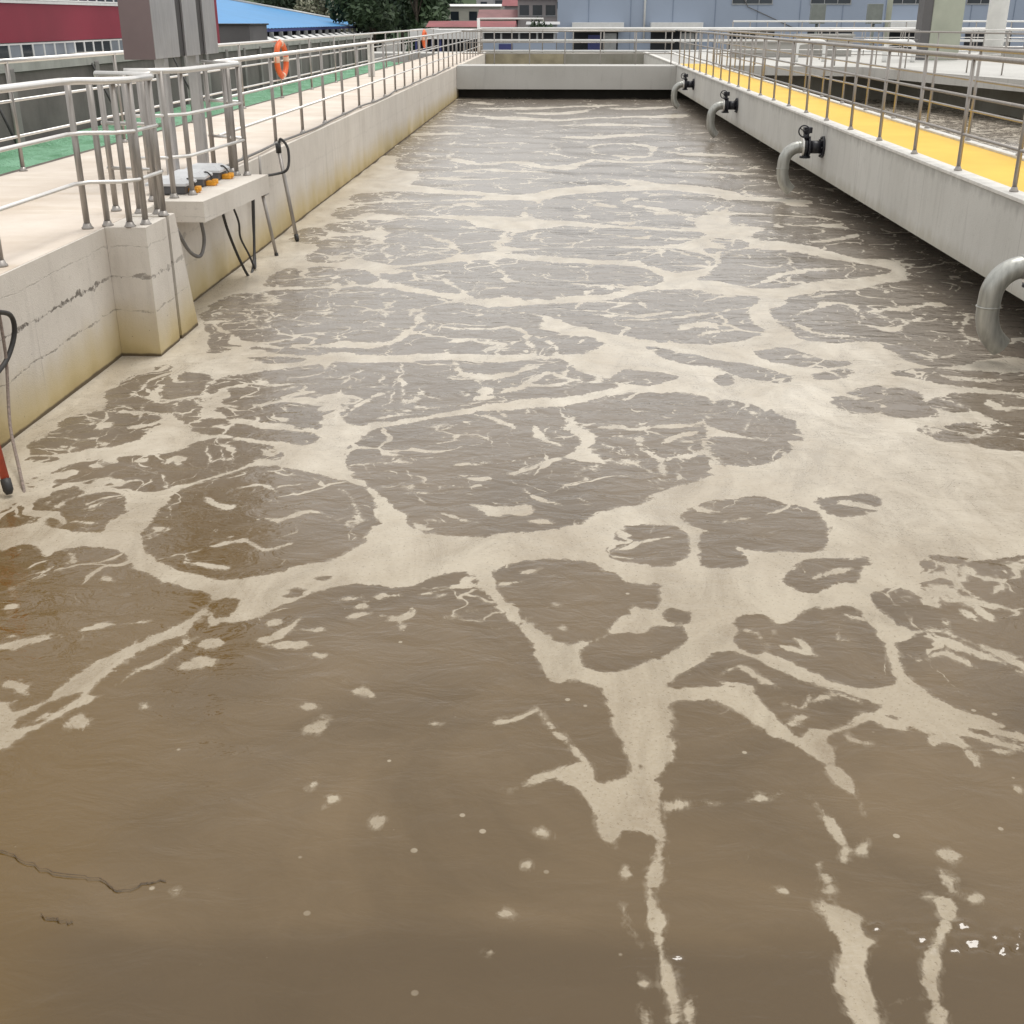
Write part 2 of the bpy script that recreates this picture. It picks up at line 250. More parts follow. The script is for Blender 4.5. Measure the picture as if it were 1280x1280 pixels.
# ------------------------------------------------------------------ water with foam
FOAM = """D-352,4346 430,4513 426,3797 413,3106 418,2398 414,2043 314,2010 279,2048 226,2067 88,2072 -9,2017 -75,1947 -130,1993 -186,2010 -247,2070 -241,2206 -309,2330 -322,2501 -373,2561 -356,2769 -390,2966 -367,3516
D-271,1840 -197,1852 -123,1872 -53,1866 -40,1799 -54,1713 -114,1741 -184,1723 -257,1743 -281,1790
D-300,1947 -236,1969 -179,1933 -125,1917 -175,1888 -252,1885
D-341,1516 -347,1565 -326,1592 -318,1535 -308,1506 -318,1488
D-322,1703 -325,1788 -294,1823 -268,1774 -291,1727 -308,1689
D-324,1891 -319,1947 -294,1910 -299,1857
D-302,1593 -307,1646 -257,1669 -246,1649 -260,1594 -284,1574
D-296,1386 -300,1444 -295,1524 -265,1537 -240,1508 -229,1474 -234,1430 -242,1398 -256,1373 -280,1372
D-218,1441 -221,1539 -205,1564 -179,1541 -131,1434 -133,1408 -158,1376 -188,1356 -210,1365 -224,1404
D-235,1663 -210,1693 -136,1667 -124,1613 -170,1591 -178,1559 -211,1570 -231,1609
D-171,1566 -158,1598 -104,1613 -75,1582 -70,1545 -78,1497 -75,1452 -99,1435 -120,1424 -130,1478 -163,1523
D-240,1267 -238,1307 -222,1312 -199,1273 -206,1248 -228,1234
D-296,1270 -298,1305 -286,1333 -260,1329 -243,1298 -249,1254 -264,1233 -281,1237
D-308,1227 -312,1273 -311,1323 -304,1305 -301,1252 -287,1228
D-189,1300 -180,1328 -150,1343 -89,1374 -75,1346 -59,1309 -52,1279 -56,1245 -63,1229 -58,1198 -78,1182 -97,1204 -114,1203 -152,1241 -181,1261
D-63,1385 -34,1386 4,1368 47,1360 96,1334 110,1298 110,1268 91,1243 73,1226 46,1202 13,1189 -29,1187 -46,1190 -54,1221 -41,1262 -52,1305
D-344,1101 -335,1172 -307,1196 -260,1213 -193,1224 -156,1202 -123,1173 -97,1152 -68,1142 -35,1113 -20,1087 -19,1041 -31,998 -23,969 -65,965 -106,968 -154,961 -183,966 -202,957 -230,959 -254,973 -278,983 -308,1016 -327,1060
D-17,988 -12,1018 7,1031 32,1020 36,990 22,971 -9,964
D-20,1050 1,1042 -3,1027 -19,1018
D-55,1143 0,1152 53,1165 84,1199 114,1220 160,1214 165,1202 208,1196 199,1163 184,1118 181,1058 169,1022 140,1010 97,1014 69,1024 49,1050 19,1073 -3,1094 -35,1126
D105,1407 115,1454 138,1477 169,1473 190,1436 190,1400 178,1355 159,1318 131,1326 112,1367
D-50,1426 -32,1449 18,1461 99,1459 102,1422 95,1391 47,1389 -28,1407
D-58,1492 -54,1539 -32,1590 20,1632 89,1641 150,1623 184,1586 187,1549 166,1512 127,1499 82,1486 19,1484 -39,1476
D-35,1768 -33,1824 -10,1894 56,1961 132,1993 213,1977 262,1904 259,1852 229,1762 195,1716 184,1658 166,1644 108,1655 5,1672 -20,1707
D203,1514 214,1532 231,1532 234,1492 217,1474
D197,1468 211,1458 211,1442 201,1452
D164,1291 181,1337 226,1448 267,1460 299,1440 340,1386 375,1340 354,1321 304,1297 248,1249 204,1247 182,1267
D222,1123 242,1183 264,1210 320,1235 375,1270 422,1268 450,1233 490,1174 420,989 372,969 323,940 307,954 295,984 282,1016 254,1015 227,1022 219,1065
D277,1844 291,1897 333,1881 355,1831 392,1800 358,1752 297,1772 269,1787
D278,1596 310,1643 348,1637 399,1620 437,1558 458,1473 432,1429 406,1408 372,1417 339,1468 304,1517 272,1546
D254,1718 286,1741 341,1721 391,1687 353,1665 295,1649 263,1661
D398,1824 450,1903 476,1803 479,1636 452,1615 430,1696 383,1753
D311,1990 442,2118 498,1997 501,1637 494,1382 502,1250 493,1182 449,1298 449,1405 464,1473 459,1602 453,1755 438,1902 388,1909 348,1935
D274,917 298,934 329,924 359,920 394,921 375,870 338,875 310,889 292,904
D209,840 233,863 252,878 246,841 237,816 221,815 209,828
D258,868 277,869 277,842 275,810 246,812
D283,839 296,853 306,843 304,822 291,818
D303,857 338,859 366,846 341,780 317,799 312,822
D260,781 288,794 315,791 340,777 323,732 292,739 277,750 264,756
D178,972 196,991 225,958 243,951 233,936 203,935
D86,992 108,977 139,947 169,929 195,907 186,891 153,905 123,927 99,956
D213,910 234,925 238,918 216,899
D130,895 137,905 141,896 138,880 131,882
D-261,830 -266,856 -262,883 -243,899 -214,915 -192,920 -181,870 -171,829 -166,806 -171,791 -169,773 -171,755 -187,763 -206,771 -226,781 -240,788 -255,810
D-260,773 -243,779 -223,771 -195,760 -170,747 -170,729 -189,735 -217,745 -247,753
D-185,920 -170,931 -139,934 -117,935 -90,936 -62,932 -29,943 -2,949 6,942 17,919 30,901 48,870 29,857 4,842 -26,835 -55,822 -84,803 -110,782 -132,774 -147,777 -157,801 -168,829 -178,870
D47,899 61,920 88,905 97,890 72,876 47,883
D-139,707 -136,737 -129,755 -98,776 -65,797 -31,805 4,816 31,833 60,854 90,853 117,848 112,817 103,787 107,758 101,725 101,696 93,677 61,653 55,639 28,623 14,606 -14,591 -44,583 -73,591 -86,611 -106,638 -122,669
D121,840 137,841 157,813 173,777 176,757 163,750 131,759 114,775 110,792
D112,751 136,749 160,747 156,728 134,707 110,699 106,711 106,730
D74,617 79,629 97,642 115,645 130,647 142,637 152,626 154,608 151,590 147,576 138,568 123,570 106,571 92,581 85,591 78,600
D79,589 87,591 99,579 104,562 100,551 86,548 80,558
D121,533 125,545 134,558 144,564 162,565 166,559 158,546 156,534 150,534 144,531 132,524
D160,641 178,649 197,650 199,636 185,627 163,620
D195,560 203,562 209,551 207,537 200,525 188,526 188,539 194,551
D204,567 226,568 221,560 210,560
D214,537 217,549 227,563 242,568 260,566 236,501 226,505 216,515 212,526
D160,513 165,524 173,529 177,524 181,511 189,501 187,490 181,486 167,487 164,498
D192,519 207,525 213,513 234,495 217,452 206,469 191,480 190,491
D158,457 161,471 173,481 181,483 195,474 202,458 212,438 198,399 183,412 169,421 161,440
D98,461 105,484 121,501 138,508 149,509 152,494 153,475 154,446 150,436 135,431 123,438 108,451
D89,496 101,498 103,484 98,464 90,459 84,472 87,484
D53,429 59,442 77,461 91,454 105,438 127,425 138,417 118,401 105,400 98,394 92,412 87,427 73,430
D-26,530 -25,544 -5,554 15,553 28,542 42,529 55,525 50,501 40,508 35,493 26,478 17,469 4,467 -9,484 -19,504 -25,517
D52,498 57,505 65,501 65,491 56,490
D12,458 21,470 44,486 61,486 64,477 56,463 42,452 29,440 19,444
D39,597 61,603 73,582 72,559 63,548 43,551 31,561
D-307,553 -299,555 -290,564 -273,549 -267,557 -234,558 -222,541 -201,523 -173,508 -176,481 -189,458 -207,432 -218,415 -244,418
D-146,209 -217,361 -215,369 -205,391 -194,407 -184,426 -169,448 -161,478 -149,482 -137,495 -117,517 -102,524 -77,525 -62,535 -48,539 -37,532 -36,521 -19,491 -9,468 -2,433 11,434 30,423 53,416 58,418 72,417 80,408 88,394 100,389 117,398 137,410 152,406 177,403 194,390 130,220
D-220,391 -211,406 -201,415 -200,408 -211,390
D-230,406 -221,415 -214,414 -222,400
D-197,415 -191,435 -183,436 -189,412
D-187,446 -175,466 -168,464 -180,437
D-169,470 -169,487 -163,479 -164,462
D-339,833 -347,882 -336,891 -327,913 -310,899 -280,889 -271,854 -267,817 -263,782 -263,771 -275,781 -281,792 -306,801 -330,802 -333,821
D-344,710 -350,745 -347,779 -333,794 -305,789 -293,786 -281,753 -283,733 -304,716 -325,705 -340,705
D-343,692 -340,701 -327,698 -326,692 -338,688
D-321,674 -296,694 -261,709 -241,731 -229,740 -207,731 -178,710 -175,697 -190,693 -209,677 -221,665 -233,653 -245,645 -260,645 -278,653 -299,654
D-319,579 -319,620 -310,626 -300,646 -289,639 -296,611 -296,593 -313,585
D-292,599 -288,627 -271,641 -257,633 -248,614 -251,595 -254,578 -282,584
D-329,658 -320,670 -302,662 -304,654 -314,643
D-226,583 -229,611 -227,642 -216,663 -195,680 -170,685 -148,676 -125,659 -107,616 -101,587 -108,561 -122,544 -151,530 -175,527 -199,537 -216,557
D-140,511 -134,515 -124,515 -129,506
D-122,527 -112,533 -115,526
D-172,498 -161,505 -157,494 -161,485 -167,487
D-310,1007 -311,1051 -299,1039 -289,1016 -281,978 -291,956 -302,982
D-257,942 -238,948 -221,944 -220,934 -245,933
S-342,4259,259 -270,4179,317 -233,4100,151
S-377,3733,329 -310,3671,220 -208,3582,333 -135,3525,497 -19,3471,427 97,3534,256
S-281,3946,350 -150,3914,536 4,3994,328 220,4117,500
S-143,3742,319 -20,3714,636 54,3783,217 136,4036,40 100,4193,157
S4,3472,476 193,3597,274 311,3601,481 395,3730,227
S160,3963,531 261,3930,329 374,4045,365
S4,3283,249 135,3314,390 305,3270,250
S-361,3244,373 -256,3273,235 -164,3178,158
S-401,3053,284 -316,3012,327 -219,3060,207
S-15,2980,197 82,2942,300 204,3032,210 300,2992,205
S69,2627,43 83,2767,99 134,2788,186 205,2754,137 202,2567,30 172,2520,222 106,2548,113 69,2627,114
S-51,2606,210 4,2641,47 -14,2745,35
S-239,2599,20 -219,2474,65 -155,2377,176 -92,2407,134 -27,2341,252 20,2370,116
S70,2456,120 4,2316,194 -58,2340,123
S70,2471,310 149,2416,212 250,2463,146 321,2381,156
S230,2617,151 311,2572,220 381,2528,142
S98,2160,215 145,2096,211 211,2056,208 270,1979,207
S-221,2231,106 -149,2284,126 -87,2261,178 4,2240,119
S-257,2158,219 -168,2139,113 -83,2165,111
S223,2260,125 304,2251,186 375,2230,182
S-180,2776,168 -108,2816,94 -69,2761,104
S61,1862,47 74,1820,112 93,1804,66
S104,1872,40 113,1899,92 142,1909,125
S110,1846,64 151,1807,84 183,1753,47
S194,1716,31 199,1673,51
S31,1732,56 46,1717,138
S69,1675,99 115,1656,131
S49,1574,60 79,1563,28 105,1545,91 123,1564,25 121,1602,13
S-18,1578,22 -37,1516,21
S-175,1754,31 -168,1811,32
S-241,1514,30 -221,1458,25 -225,1415,23
S-271,1537,14 -247,1468,16 -260,1413,23
S-201,1487,28 -180,1421,13
S-243,1298,32 -249,1254,36 -265,1241,38
S-139,1289,42 -119,1268,46 -102,1219,26 -94,1196,19
S19,1252,41 70,1242,61 104,1247,80
S103,1320,14 98,1280,18 88,1263,21
S-88,1364,32 -64,1318,25 -51,1270,44 -38,1258,62
S-232,982,109 -187,989,96 -152,993,78 -133,1046,38 -127,1096,47 -123,1106,27
S-135,1096,12 -136,1122,29 -126,1116,26 -123,1103,17
S-125,1058,30 -70,1051,45 -40,1055,42 -22,1032,23 -20,999,18 -22,966,22
S-322,1066,18 -301,1033,26 -282,997,63 -245,979,86
S-297,1127,10 -280,1090,8 -268,1047,4
S-301,1103,14 -274,1040,17
S-226,1033,14 -193,1026,27
S-95,1001,26 -68,1013,42 -39,1012,28
S-179,1131,13 -163,1098,13
S-83,1124,23 -70,1111,12 -81,1101,26
S112,1052,41 135,1074,85 160,1069,62
S58,1090,31 104,1098,45 145,1120,48 182,1163,31
S79,1188,21 91,1141,20
S36,1116,33 74,1107,48 123,1132,29
S129,1038,25 168,1057,25
S124,993,39 134,962,47 159,948,47
S279,1450,17 274,1383,22 273,1340,23
S201,1247,36 270,1322,75 328,1352,56
S232,1113,22 233,1081,38 240,1051,53 259,1037,55 277,1024,54
S237,1110,14 252,1148,33 280,1170,67 302,1160,44 301,1116,19 280,1074,15
S305,1133,60 329,1140,54 366,1162,55 403,1178,81 439,1202,50
S292,1083,53 309,1063,90 333,1085,31 358,1135,15
S331,1197,25 346,1225,22 334,1244,46
S388,1129,84 400,1120,28 376,1056,23 377,1014,26 380,998,25
S261,1195,45 308,1219,46
S302,984,26 325,970,25 351,986,18
S392,1223,59 426,1201,37 447,1225,17
S313,1512,65 372,1550,84 437,1602,61
S463,1903,40 469,1726,22 463,1541,18
S418,1994,43 451,1851,60
S449,1356,42 470,1282,37 484,1203,33
S308,911,47 329,899,47 362,902,32
S224,854,49 237,845,29
S278,773,43 289,765,37 308,781,20
S331,848,17 330,829,49 349,833,35
S-135,934,20 -125,883,13 -116,841,13 -111,825,27
S-111,825,36 -105,838,11 -109,844,15
S-86,936,45 -74,908,30 -60,893,88 -35,903,49 -19,922,34 -12,942,20
S-58,886,20 -54,864,44 -55,842,77 -50,850,63
S-48,850,25 -30,865,44 -18,888,32 4,923,41
S1,935,18 4,900,20 20,882,32
S34,936,34 35,905,39 31,883,44 17,878,31
S-34,880,21 -8,873,32 17,891,18
S-153,912,15 -164,893,11 -154,871,8
S-126,855,14 -141,830,18 -152,792,25
S-172,798,51 -166,810,77 -158,801,26 -162,787,27
S-96,801,34 -122,785,34
S12,769,18 17,780,43 21,754,45 18,730,46 23,707,87 36,703,43
S15,803,6 17,780,15
S21,768,30 38,777,35 55,773,35 78,777,50 101,783,34 112,802,31
S5,705,39 -11,696,25 -26,684,18 -33,681,13
S-58,698,14 -42,703,29
S-10,779,9 -7,753,30 5,736,20
S-59,797,35 -36,778,20 -21,763,12
S-40,805,13 -31,785,17
S58,763,20 58,732,20 67,714,25 74,676,24
S74,734,28 87,752,26 102,766,36
S74,708,35 92,721,30 105,730,36
S38,755,25 59,751,25
S42,731,11 51,701,13 65,687,17
S-88,646,25 -64,645,19
S-57,673,20 -40,671,27
S-47,629,21 -28,619,83 -18,628,25
S-20,658,15 -12,642,19 4,633,17
S-16,608,17 0,605,23
S-83,605,22 -68,593,21
S-61,612,15 -41,601,15
S14,645,15 26,633,14
S136,831,10 144,803,10 136,767,8
S96,606,16 115,613,11
S137,540,11 151,549,26 156,552,18
S168,636,40 183,639,32 190,630,26
S196,541,11 202,544,19
S224,522,9 232,531,7 234,545,7
S208,508,17 210,496,11
S199,504,13 202,496,13
S32,566,21 48,577,18 64,586,23
S-26,521,22 -14,525,22
S-14,536,19 -5,544,16
S-2,499,11 4,503,18
S4,480,18
S35,495,23 27,481,15
S1,467,32 12,463,14
S43,486,20 38,478,7
S75,440,11 84,447,18 92,437,17 99,429,15
S75,433,20 87,430,20
S112,473,13 117,460,14 113,458,13
S91,484,22 96,480,13 97,469,16
S98,458,17 107,444,25 119,438,20
S105,465,18 113,460,22 123,455,11
S112,419,12 123,425,19 132,419,16
S100,418,19 106,415,12 112,425,9
S96,403,26 104,409,27
S143,498,12 151,492,20
S81,414,28 88,401,35 96,394,26 103,384,33 109,373,29 112,361,22 115,348,14
S58,424,25 73,425,39 83,416,41
S104,394,32 106,388,42 111,374,24
S166,457,8 179,465,15 187,454,10
S179,482,45 188,471,30 199,460,21 207,448,20
S122,404,21 130,410,23 142,406,43 155,405,49 167,402,43 177,395,36 192,384,35
S144,426,32 155,417,45 169,409,38 185,401,37 194,390,34
S121,398,9 121,393,14 131,390,14
S153,394,26 161,396,42 163,387,20 164,378,18
S175,389,12 182,387,18
S-19,350,25 -14,355,19 -5,361,20 4,366,28
S-5,411,10 4,392,15 9,383,19 14,372,25
S-27,399,17 -15,403,14 -7,409,18
S35,308,24 35,300,18 35,289,31 34,277,25 35,266,17 36,253,16 35,242,14
S26,319,18 25,311,18
S24,300,8 26,289,12 28,278,14
S26,267,12 27,261,16
S27,252,12 28,244,18
S41,254,9 41,242,14
S95,315,17 95,306,15 93,298,12
S93,360,6 98,351,8 102,340,11 105,329,20
S103,318,16 106,327,18
S110,323,26 114,331,16
S42,346,9 48,348,27 51,349,23
S54,350,5 63,351,7
S72,352,17 78,354,25 86,358,12
S139,327,25 142,323,24
S135,316,13 135,312,17 134,306,11
S124,302,24 129,300,24 127,293,11 123,287,10 118,279,18 113,267,27 111,253,31 108,242,30
S139,302,15 143,304,9
S79,303,8 82,302,8
S174,361,10
S-257,454,56 -244,459,36 -229,462,24
S-225,468,16 -216,473,29 -208,474,24
S-203,475,17 -191,480,17
S-231,525,12 -220,517,12
S-267,557,17 -258,549,29 -252,539,12
S-264,492,26
S-243,424,25 -232,419,23 -223,413,26
S-199,390,31 -192,392,49
S-209,400,16 -211,391,13
S-204,422,33 -196,431,27
S-168,405,18
S-158,458,43 -154,465,44
S-165,439,29 -158,442,40 -153,445,32
S-133,462,45 -126,466,38 -121,479,26 -120,488,19
S-132,458,22 -120,457,36 -107,456,32
S-118,473,23 -105,472,15
S-131,481,31
S-106,449,24 -100,446,30
S-91,430,16 -85,426,16
S-83,419,25 -78,420,27 -74,416,12
S-103,408,27
S-102,393,15 -97,394,39 -94,399,20
S-51,399,23 -46,399,23
S-61,331,37 -59,333,29
S-89,356,21 -89,359,15
S-81,346,14 -79,348,21
S-82,342,9
S-121,294,14 -121,296,10
S-13,291,18
S-4,330,22 -3,333,15
S-9,315,13
S-15,272,10
S-81,489,14 -72,485,36 -67,493,17 -69,498,8
S-72,485,16 -69,474,13
S-96,487,24 -89,490,20
S-94,498,27 -93,505,18
S-91,510,22 -80,513,22
S-107,506,17 -98,509,22
S-58,511,25 -52,514,17
S-68,515,13 -52,520,18 -40,522,18
S-138,510,21 -133,514,17
S-39,532,19 -45,527,15 -36,521,19
S-311,865,31 -301,840,42 -298,820,28
S-329,869,10 -309,834,13
S-274,825,19 -262,806,30 -250,788,43 -239,785,40
S-269,846,14 -265,810,16 -259,773,18
S-226,781,57 -206,771,58 -181,762,59 -157,753,59
S-301,757,41 -287,772,58
S-326,755,42 -320,767,35
S-330,720,22 -320,714,22
S-317,661,55 -306,673,42
S-288,653,49 -276,660,71
S-269,693,54 -265,698,41
S-250,694,21 -248,706,28 -243,688,20
S-299,683,36 -290,681,30
S-279,663,43 -267,651,42
S-196,717,37 -182,704,32
S-275,613,20 -268,627,26
S-275,595,21 -260,593,31
S-304,608,18 -299,631,23
S-210,634,11 -196,620,22 -190,621,19
S-166,604,15 -155,600,35 -143,614,24 -130,606,13
S-187,564,16 -172,571,25 -154,559,29 -139,566,16
S-192,648,13 -178,655,20 -167,648,10
S-196,547,16 -171,537,16
S-133,652,10 -115,604,10
F26,434 28,409 29,389 31,369 24,364 18,362 15,372 4,369 1,363 9,358 14,345 17,332 22,326 24,335 36,333 36,322 33,314 38,306 40,318 40,342 42,361 48,382 53,410 59,420 56,428
F88,296 92,297 99,290 98,283 102,281 97,276 95,268 93,244 85,244 88,265 91,279
D27,332 31,335 30,329 28,328
D35,371 37,373 37,369
S101,1401,22 110,1454,64 138,1483,125 168,1478,119 190,1441,72 193,1400,33 177,1351,54 156,1313,134 132,1317,132 109,1353,66 101,1396,30
S-94,1420,143 -44,1401,146 23,1388,146 80,1371,129 110,1334,77 122,1290,60
S-45,1183,109 4,1174,128 54,1194,95 90,1227,75 126,1277,81
S-69,1595,54 -72,1503,62 -61,1421,54
S-178,1559,52 -139,1489,54 -121,1408,42
S-231,1480,18 -213,1415,29 -198,1365,24
S-36,1849,59 -49,1736,59 -28,1685,142 4,1658,157 93,1628,162 189,1599,192
S251,1827,97 222,1695,91 219,1581,87
S-19,1032,15 -21,998,22 -22,964,21
S-4,1016,12 4,952,11"""
def crom(P, k, closed):
    n = len(P); out = []
    for i in range(n if closed else n-1):
        p0 = P[(i-1) % n] if closed or i > 0 else 2*P[0]-P[1]
        p1 = P[i]; p2 = P[(i+1) % n]
        p3 = P[(i+2) % n] if closed or i+2 < n else 2*P[-1]-P[-2]
        for j in range(k):
            t = j/k
            out.append(.5*((2*p1)+(p2-p0)*t+(2*p0-5*p1+4*p2-p3)*t*t+(3*p1-p0-3*p2+p3)*t**3))
    if not closed: out.append(P[-1])
    return np.array(out)
CL = .3
def foam_field(xs, ys):
    F = np.full((len(ys), len(xs)), CL, np.float32)
    XX, YY = np.meshgrid(xs, ys); rr = np.random.RandomState(11); WX = np.zeros_like(XX); WY = np.zeros_like(XX)
    for i in range(22):                                  # currents bend every strand a little
        L = rr.uniform(.18, 1.3); a = rr.uniform(0, 6.28); k = 2*np.pi/L
        s_ = .012*L**.7*np.sin(k*(XX*np.cos(a)+YY*np.sin(a))+rr.uniform(0, 6.28))
        if i % 2: WX += s_
        else: WY += s_
    am = np.clip(.45+(YY-3)*.09, .45, 1.5); XX = XX+WX*am; YY = YY+WY*am
    for line in FOAM.split('\n'):
        if not line: continue
        k = line[0]; P = np.array([[float(v) for v in q.split(',')] for q in line[1:].split()])
        P[:, :2] /= 100
        if k == 'S': P[:, 2] /= 1000
        if len(P) > 1:
            P = crom(P, 4, k != 'S')
            if k == 'S':
                q = np.linspace(0, 1, len(P)); P[:, 2] *= np.minimum(1, .3+2.6*np.minimum(q, 1-q))*(1+.25*np.sin(q*17+P[0, 0]*9))
        rm = P[:, 2].max() if k == 'S' else 0
        i0, i1 = np.searchsorted(xs, (P[:, 0].min()-CL-rm, P[:, 0].max()+CL+rm))
        j0, j1 = np.searchsorted(ys, (P[:, 1].min()-CL-rm, P[:, 1].max()+CL+rm))
        if i1 <= i0 or j1 <= j0: continue
        X, Y = XX[j0:j1, i0:i1], YY[j0:j1, i0:i1]
        sub = F[j0:j1, i0:i1]
        if k == 'S':
            best = np.full(X.shape, -CL)
            if len(P) == 1:
                best = np.maximum(best, P[0, 2]-np.hypot(X-P[0, 0], Y-P[0, 1]))
            for a, b in zip(P[:-1], P[1:]):
                d = b[:2]-a[:2]; L = max(1e-9, d@d)
                t = np.clip(((X-a[0])*d[0]+(Y-a[1])*d[1])/L, 0, 1)
                best = np.maximum(best, a[2]+(b[2]-a[2])*t-np.hypot(X-a[0]-t*d[0], Y-a[1]-t*d[1]))
            np.maximum(sub, best, out=sub)
        else:
            dist = np.full(X.shape, 9.); ins = np.zeros(X.shape, bool)
            for a, b in zip(P, np.roll(P, -1, 0)):
                d = b-a; L = max(1e-9, d@d)
                t = np.clip(((X-a[0])*d[0]+(Y-a[1])*d[1])/L, 0, 1)
                dist = np.minimum(dist, np.hypot(X-a[0]-t*d[0], Y-a[1]-t*d[1]))
                if a[1] != b[1]:
                    c = ((a[1] > Y) != (b[1] > Y)) & (X < (b[0]-a[0])*(Y-a[1])/(b[1]-a[1])+a[0])
                    ins ^= c
            s = np.clip(np.where(ins, dist, -dist), -CL, CL)
            if k == 'D': np.minimum(sub, -np.clip(s + np.clip((Y-6)*.008, 0, .09), -CL, CL), out=sub)
            else: np.maximum(sub, s, out=sub)
    return F
def water_mat():
    g = NG('brown_aerated_water'); ps = g.pos()
    at = g.n('ShaderNodeAttribute', attribute_name='foam').outputs['Fac']
    nw = g.n('ShaderNodeAttribute', attribute_name='net').outputs['Fac']
    sep = g.n('ShaderNodeSeparateXYZ'); g.l(ps, sep.inputs[0]); y = sep.outputs[1]; x = sep.outputs[0]
    far = g.rng(y, 4, 38)
    amp = g.rng(y, 4, 38, .12, .5)
    patch = g.rng(g.noise(ps, .8, 3), .45, .65, .35, 1.6)
    patch = g.math('MULTIPLY', patch, g.rng(y, 3.6, 8, .22, 1))
    big = g.math('SUBTRACT', g.noise(ps, 5.5, 4, .62, .6), .5)
    fine = g.math('SUBTRACT', g.noise(g.map(ps, (1,.7,1)), 26, 4, .7), .5)
    e = g.math('ADD', at, g.math('MULTIPLY', big, amp))
    e = g.math('ADD', e, g.math('MULTIPLY', g.math('MULTIPLY', fine, .07), patch))
    mid = g.math('SUBTRACT', g.noise(ps, 12, 4, .65, .8), .5)
    e = g.math('ADD', e, g.math('MULTIPLY', g.math('MULTIPLY', mid, .10), patch))
    # thin filaments inside the cells
    wn = g.n('ShaderNodeTexNoise'); wn.inputs['Scale'].default_value = 1.4; wn.inputs['Detail'].default_value = 4; g.l(ps, wn.inputs['Vector'])
    wv = g.n('ShaderNodeVectorMath', operation='SCALE'); g.l(wn.outputs['Color'], wv.inputs[0]); wv.inputs['Scale'].default_value = 1.1
    wa = g.n('ShaderNodeVectorMath', operation='ADD'); g.l(ps, wa.inputs[0]); g.l(wv.outputs[0], wa.inputs[1])
    def net(sc, th, lo, hi):
        v = g.n('ShaderNodeTexVoronoi', feature='DISTANCE_TO_EDGE'); v.inputs['Scale'].default_value = sc
        g.l(g.map(wa.outputs[0], (1,.8,0)), v.inputs['Vector'])
        gate = g.rng(g.noise(ps, sc*.9, 4, .65), lo, hi)
        return g.math('SUBTRACT', g.math('MULTIPLY', gate, th), v.outputs['Distance'])
    n1 = g.math('MULTIPLY', net(1.5, .06, .44, .62), 1.0)
    n2 = g.math('MULTIPLY', net(3.6, .075, .47, .64), .5)
    nn = g.math('MAXIMUM', n1, n2)
    nn = g.math('ADD', nn, g.math('MULTIPLY', fine, .035))
    nn = g.math('SUBTRACT', nn, g.math('MULTIPLY', g.math('SUBTRACT', 1, nw), .07))
    sp = g.math('SUBTRACT', g.noise(g.map(ps, (1,.6,1)), 15, 3, .6), g.math('SUBTRACT', .86, g.math('MULTIPLY', nw, .16)))
    tot = g.math('MAXIMUM', e, g.math('MAXIMUM', nn, g.math('MULTIPLY', sp, .35)))
    mask = g.rng(tot, -.006, .010, 0, 1, True)
    veil = g.math('MULTIPLY', g.rng(tot, -.022, .0, 0, 1, True), g.rng(g.noise(g.map(ps, (1,.55,1)), 19, 5, .7, .6), .46, .62, 0, .35))
    bub = g.n('ShaderNodeTexVoronoi'); bub.inputs['Scale'].default_value = 13; g.l(g.map(ps, (1,1,0)), bub.inputs['Vector'])
    bubr = g.n('ShaderNodeSeparateColor'); g.l(bub.outputs['Color'], bubr.inputs[0])
    bm_ = g.math('MULTIPLY', g.rng(g.math('SUBTRACT', bub.outputs['Distance'], g.rng(bubr.outputs[0], .86, 1, 0, .16)), .03, -.02), g.math('MULTIPLY', g.rng(bubr.outputs[0], .86, .87), .8))
    bm_ = g.math('MULTIPLY', bm_, g.rng(g.noise(ps, 1.1, 3), .42, .55))
    thin = g.rng(g.noise(g.map(ps, (1,.5,1)), 2.3, 6, .7, 1.5), .36, .56, .70, 1)
    pin = g.rng(g.noise(ps, 60, 3, .7), .30, .42, .55, 1)
    mask = g.math('MULTIPLY', mask, g.math('MULTIPLY', thin, pin))
    mask = g.math('MAXIMUM', mask, g.math('MAXIMUM', veil, bm_))
    ring = g.rng(tot, .004, .03, 0, 1, True)
    # foam film: thinner foam is more transparent
    fn = g.noise(g.map(ps, (1,.6,1)), 1.6, 5, .65, .8)
    dense = g.rng(fn, .3, .65)
    fcol = g.mix(dense, (.27,.21,.135), (.385,.325,.23))
    fcol = g.mix(g.math('MULTIPLY', g.rng(g.noise(ps, 55, 4, .7), .35, .65), .35), fcol, (.43,.38,.30))
    far_sheen = g.rng(g.math('ADD', y, g.math('MULTIPLY', g.noise(ps, .5, 3), 2)), 4.5, 10, 0, 1, True)  # foam pales with distance: sky sheen put into its colour
    fcol = g.mix(g.math('MULTIPLY', far_sheen, .85), fcol, g.mix(dense, (.46,.40,.315), (.62,.565,.475)))
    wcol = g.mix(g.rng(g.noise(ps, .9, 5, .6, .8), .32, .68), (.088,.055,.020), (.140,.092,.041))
    wcol = g.mix(g.math('MULTIPLY', g.rng(y, 4, 11, 0, 1, True), .8), wcol, (.215,.188,.160))  # greyer with distance: sky reflection put into the water colour
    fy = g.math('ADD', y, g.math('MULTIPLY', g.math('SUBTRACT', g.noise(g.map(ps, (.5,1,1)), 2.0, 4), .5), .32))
    wcol = g.mix(g.math('MULTIPLY', g.rng(fy, 2.88, 2.68, 0, 1, True), .75), wcol, (.076,.047,.017))  # darker close to the camera: foreground shade put into the water colour
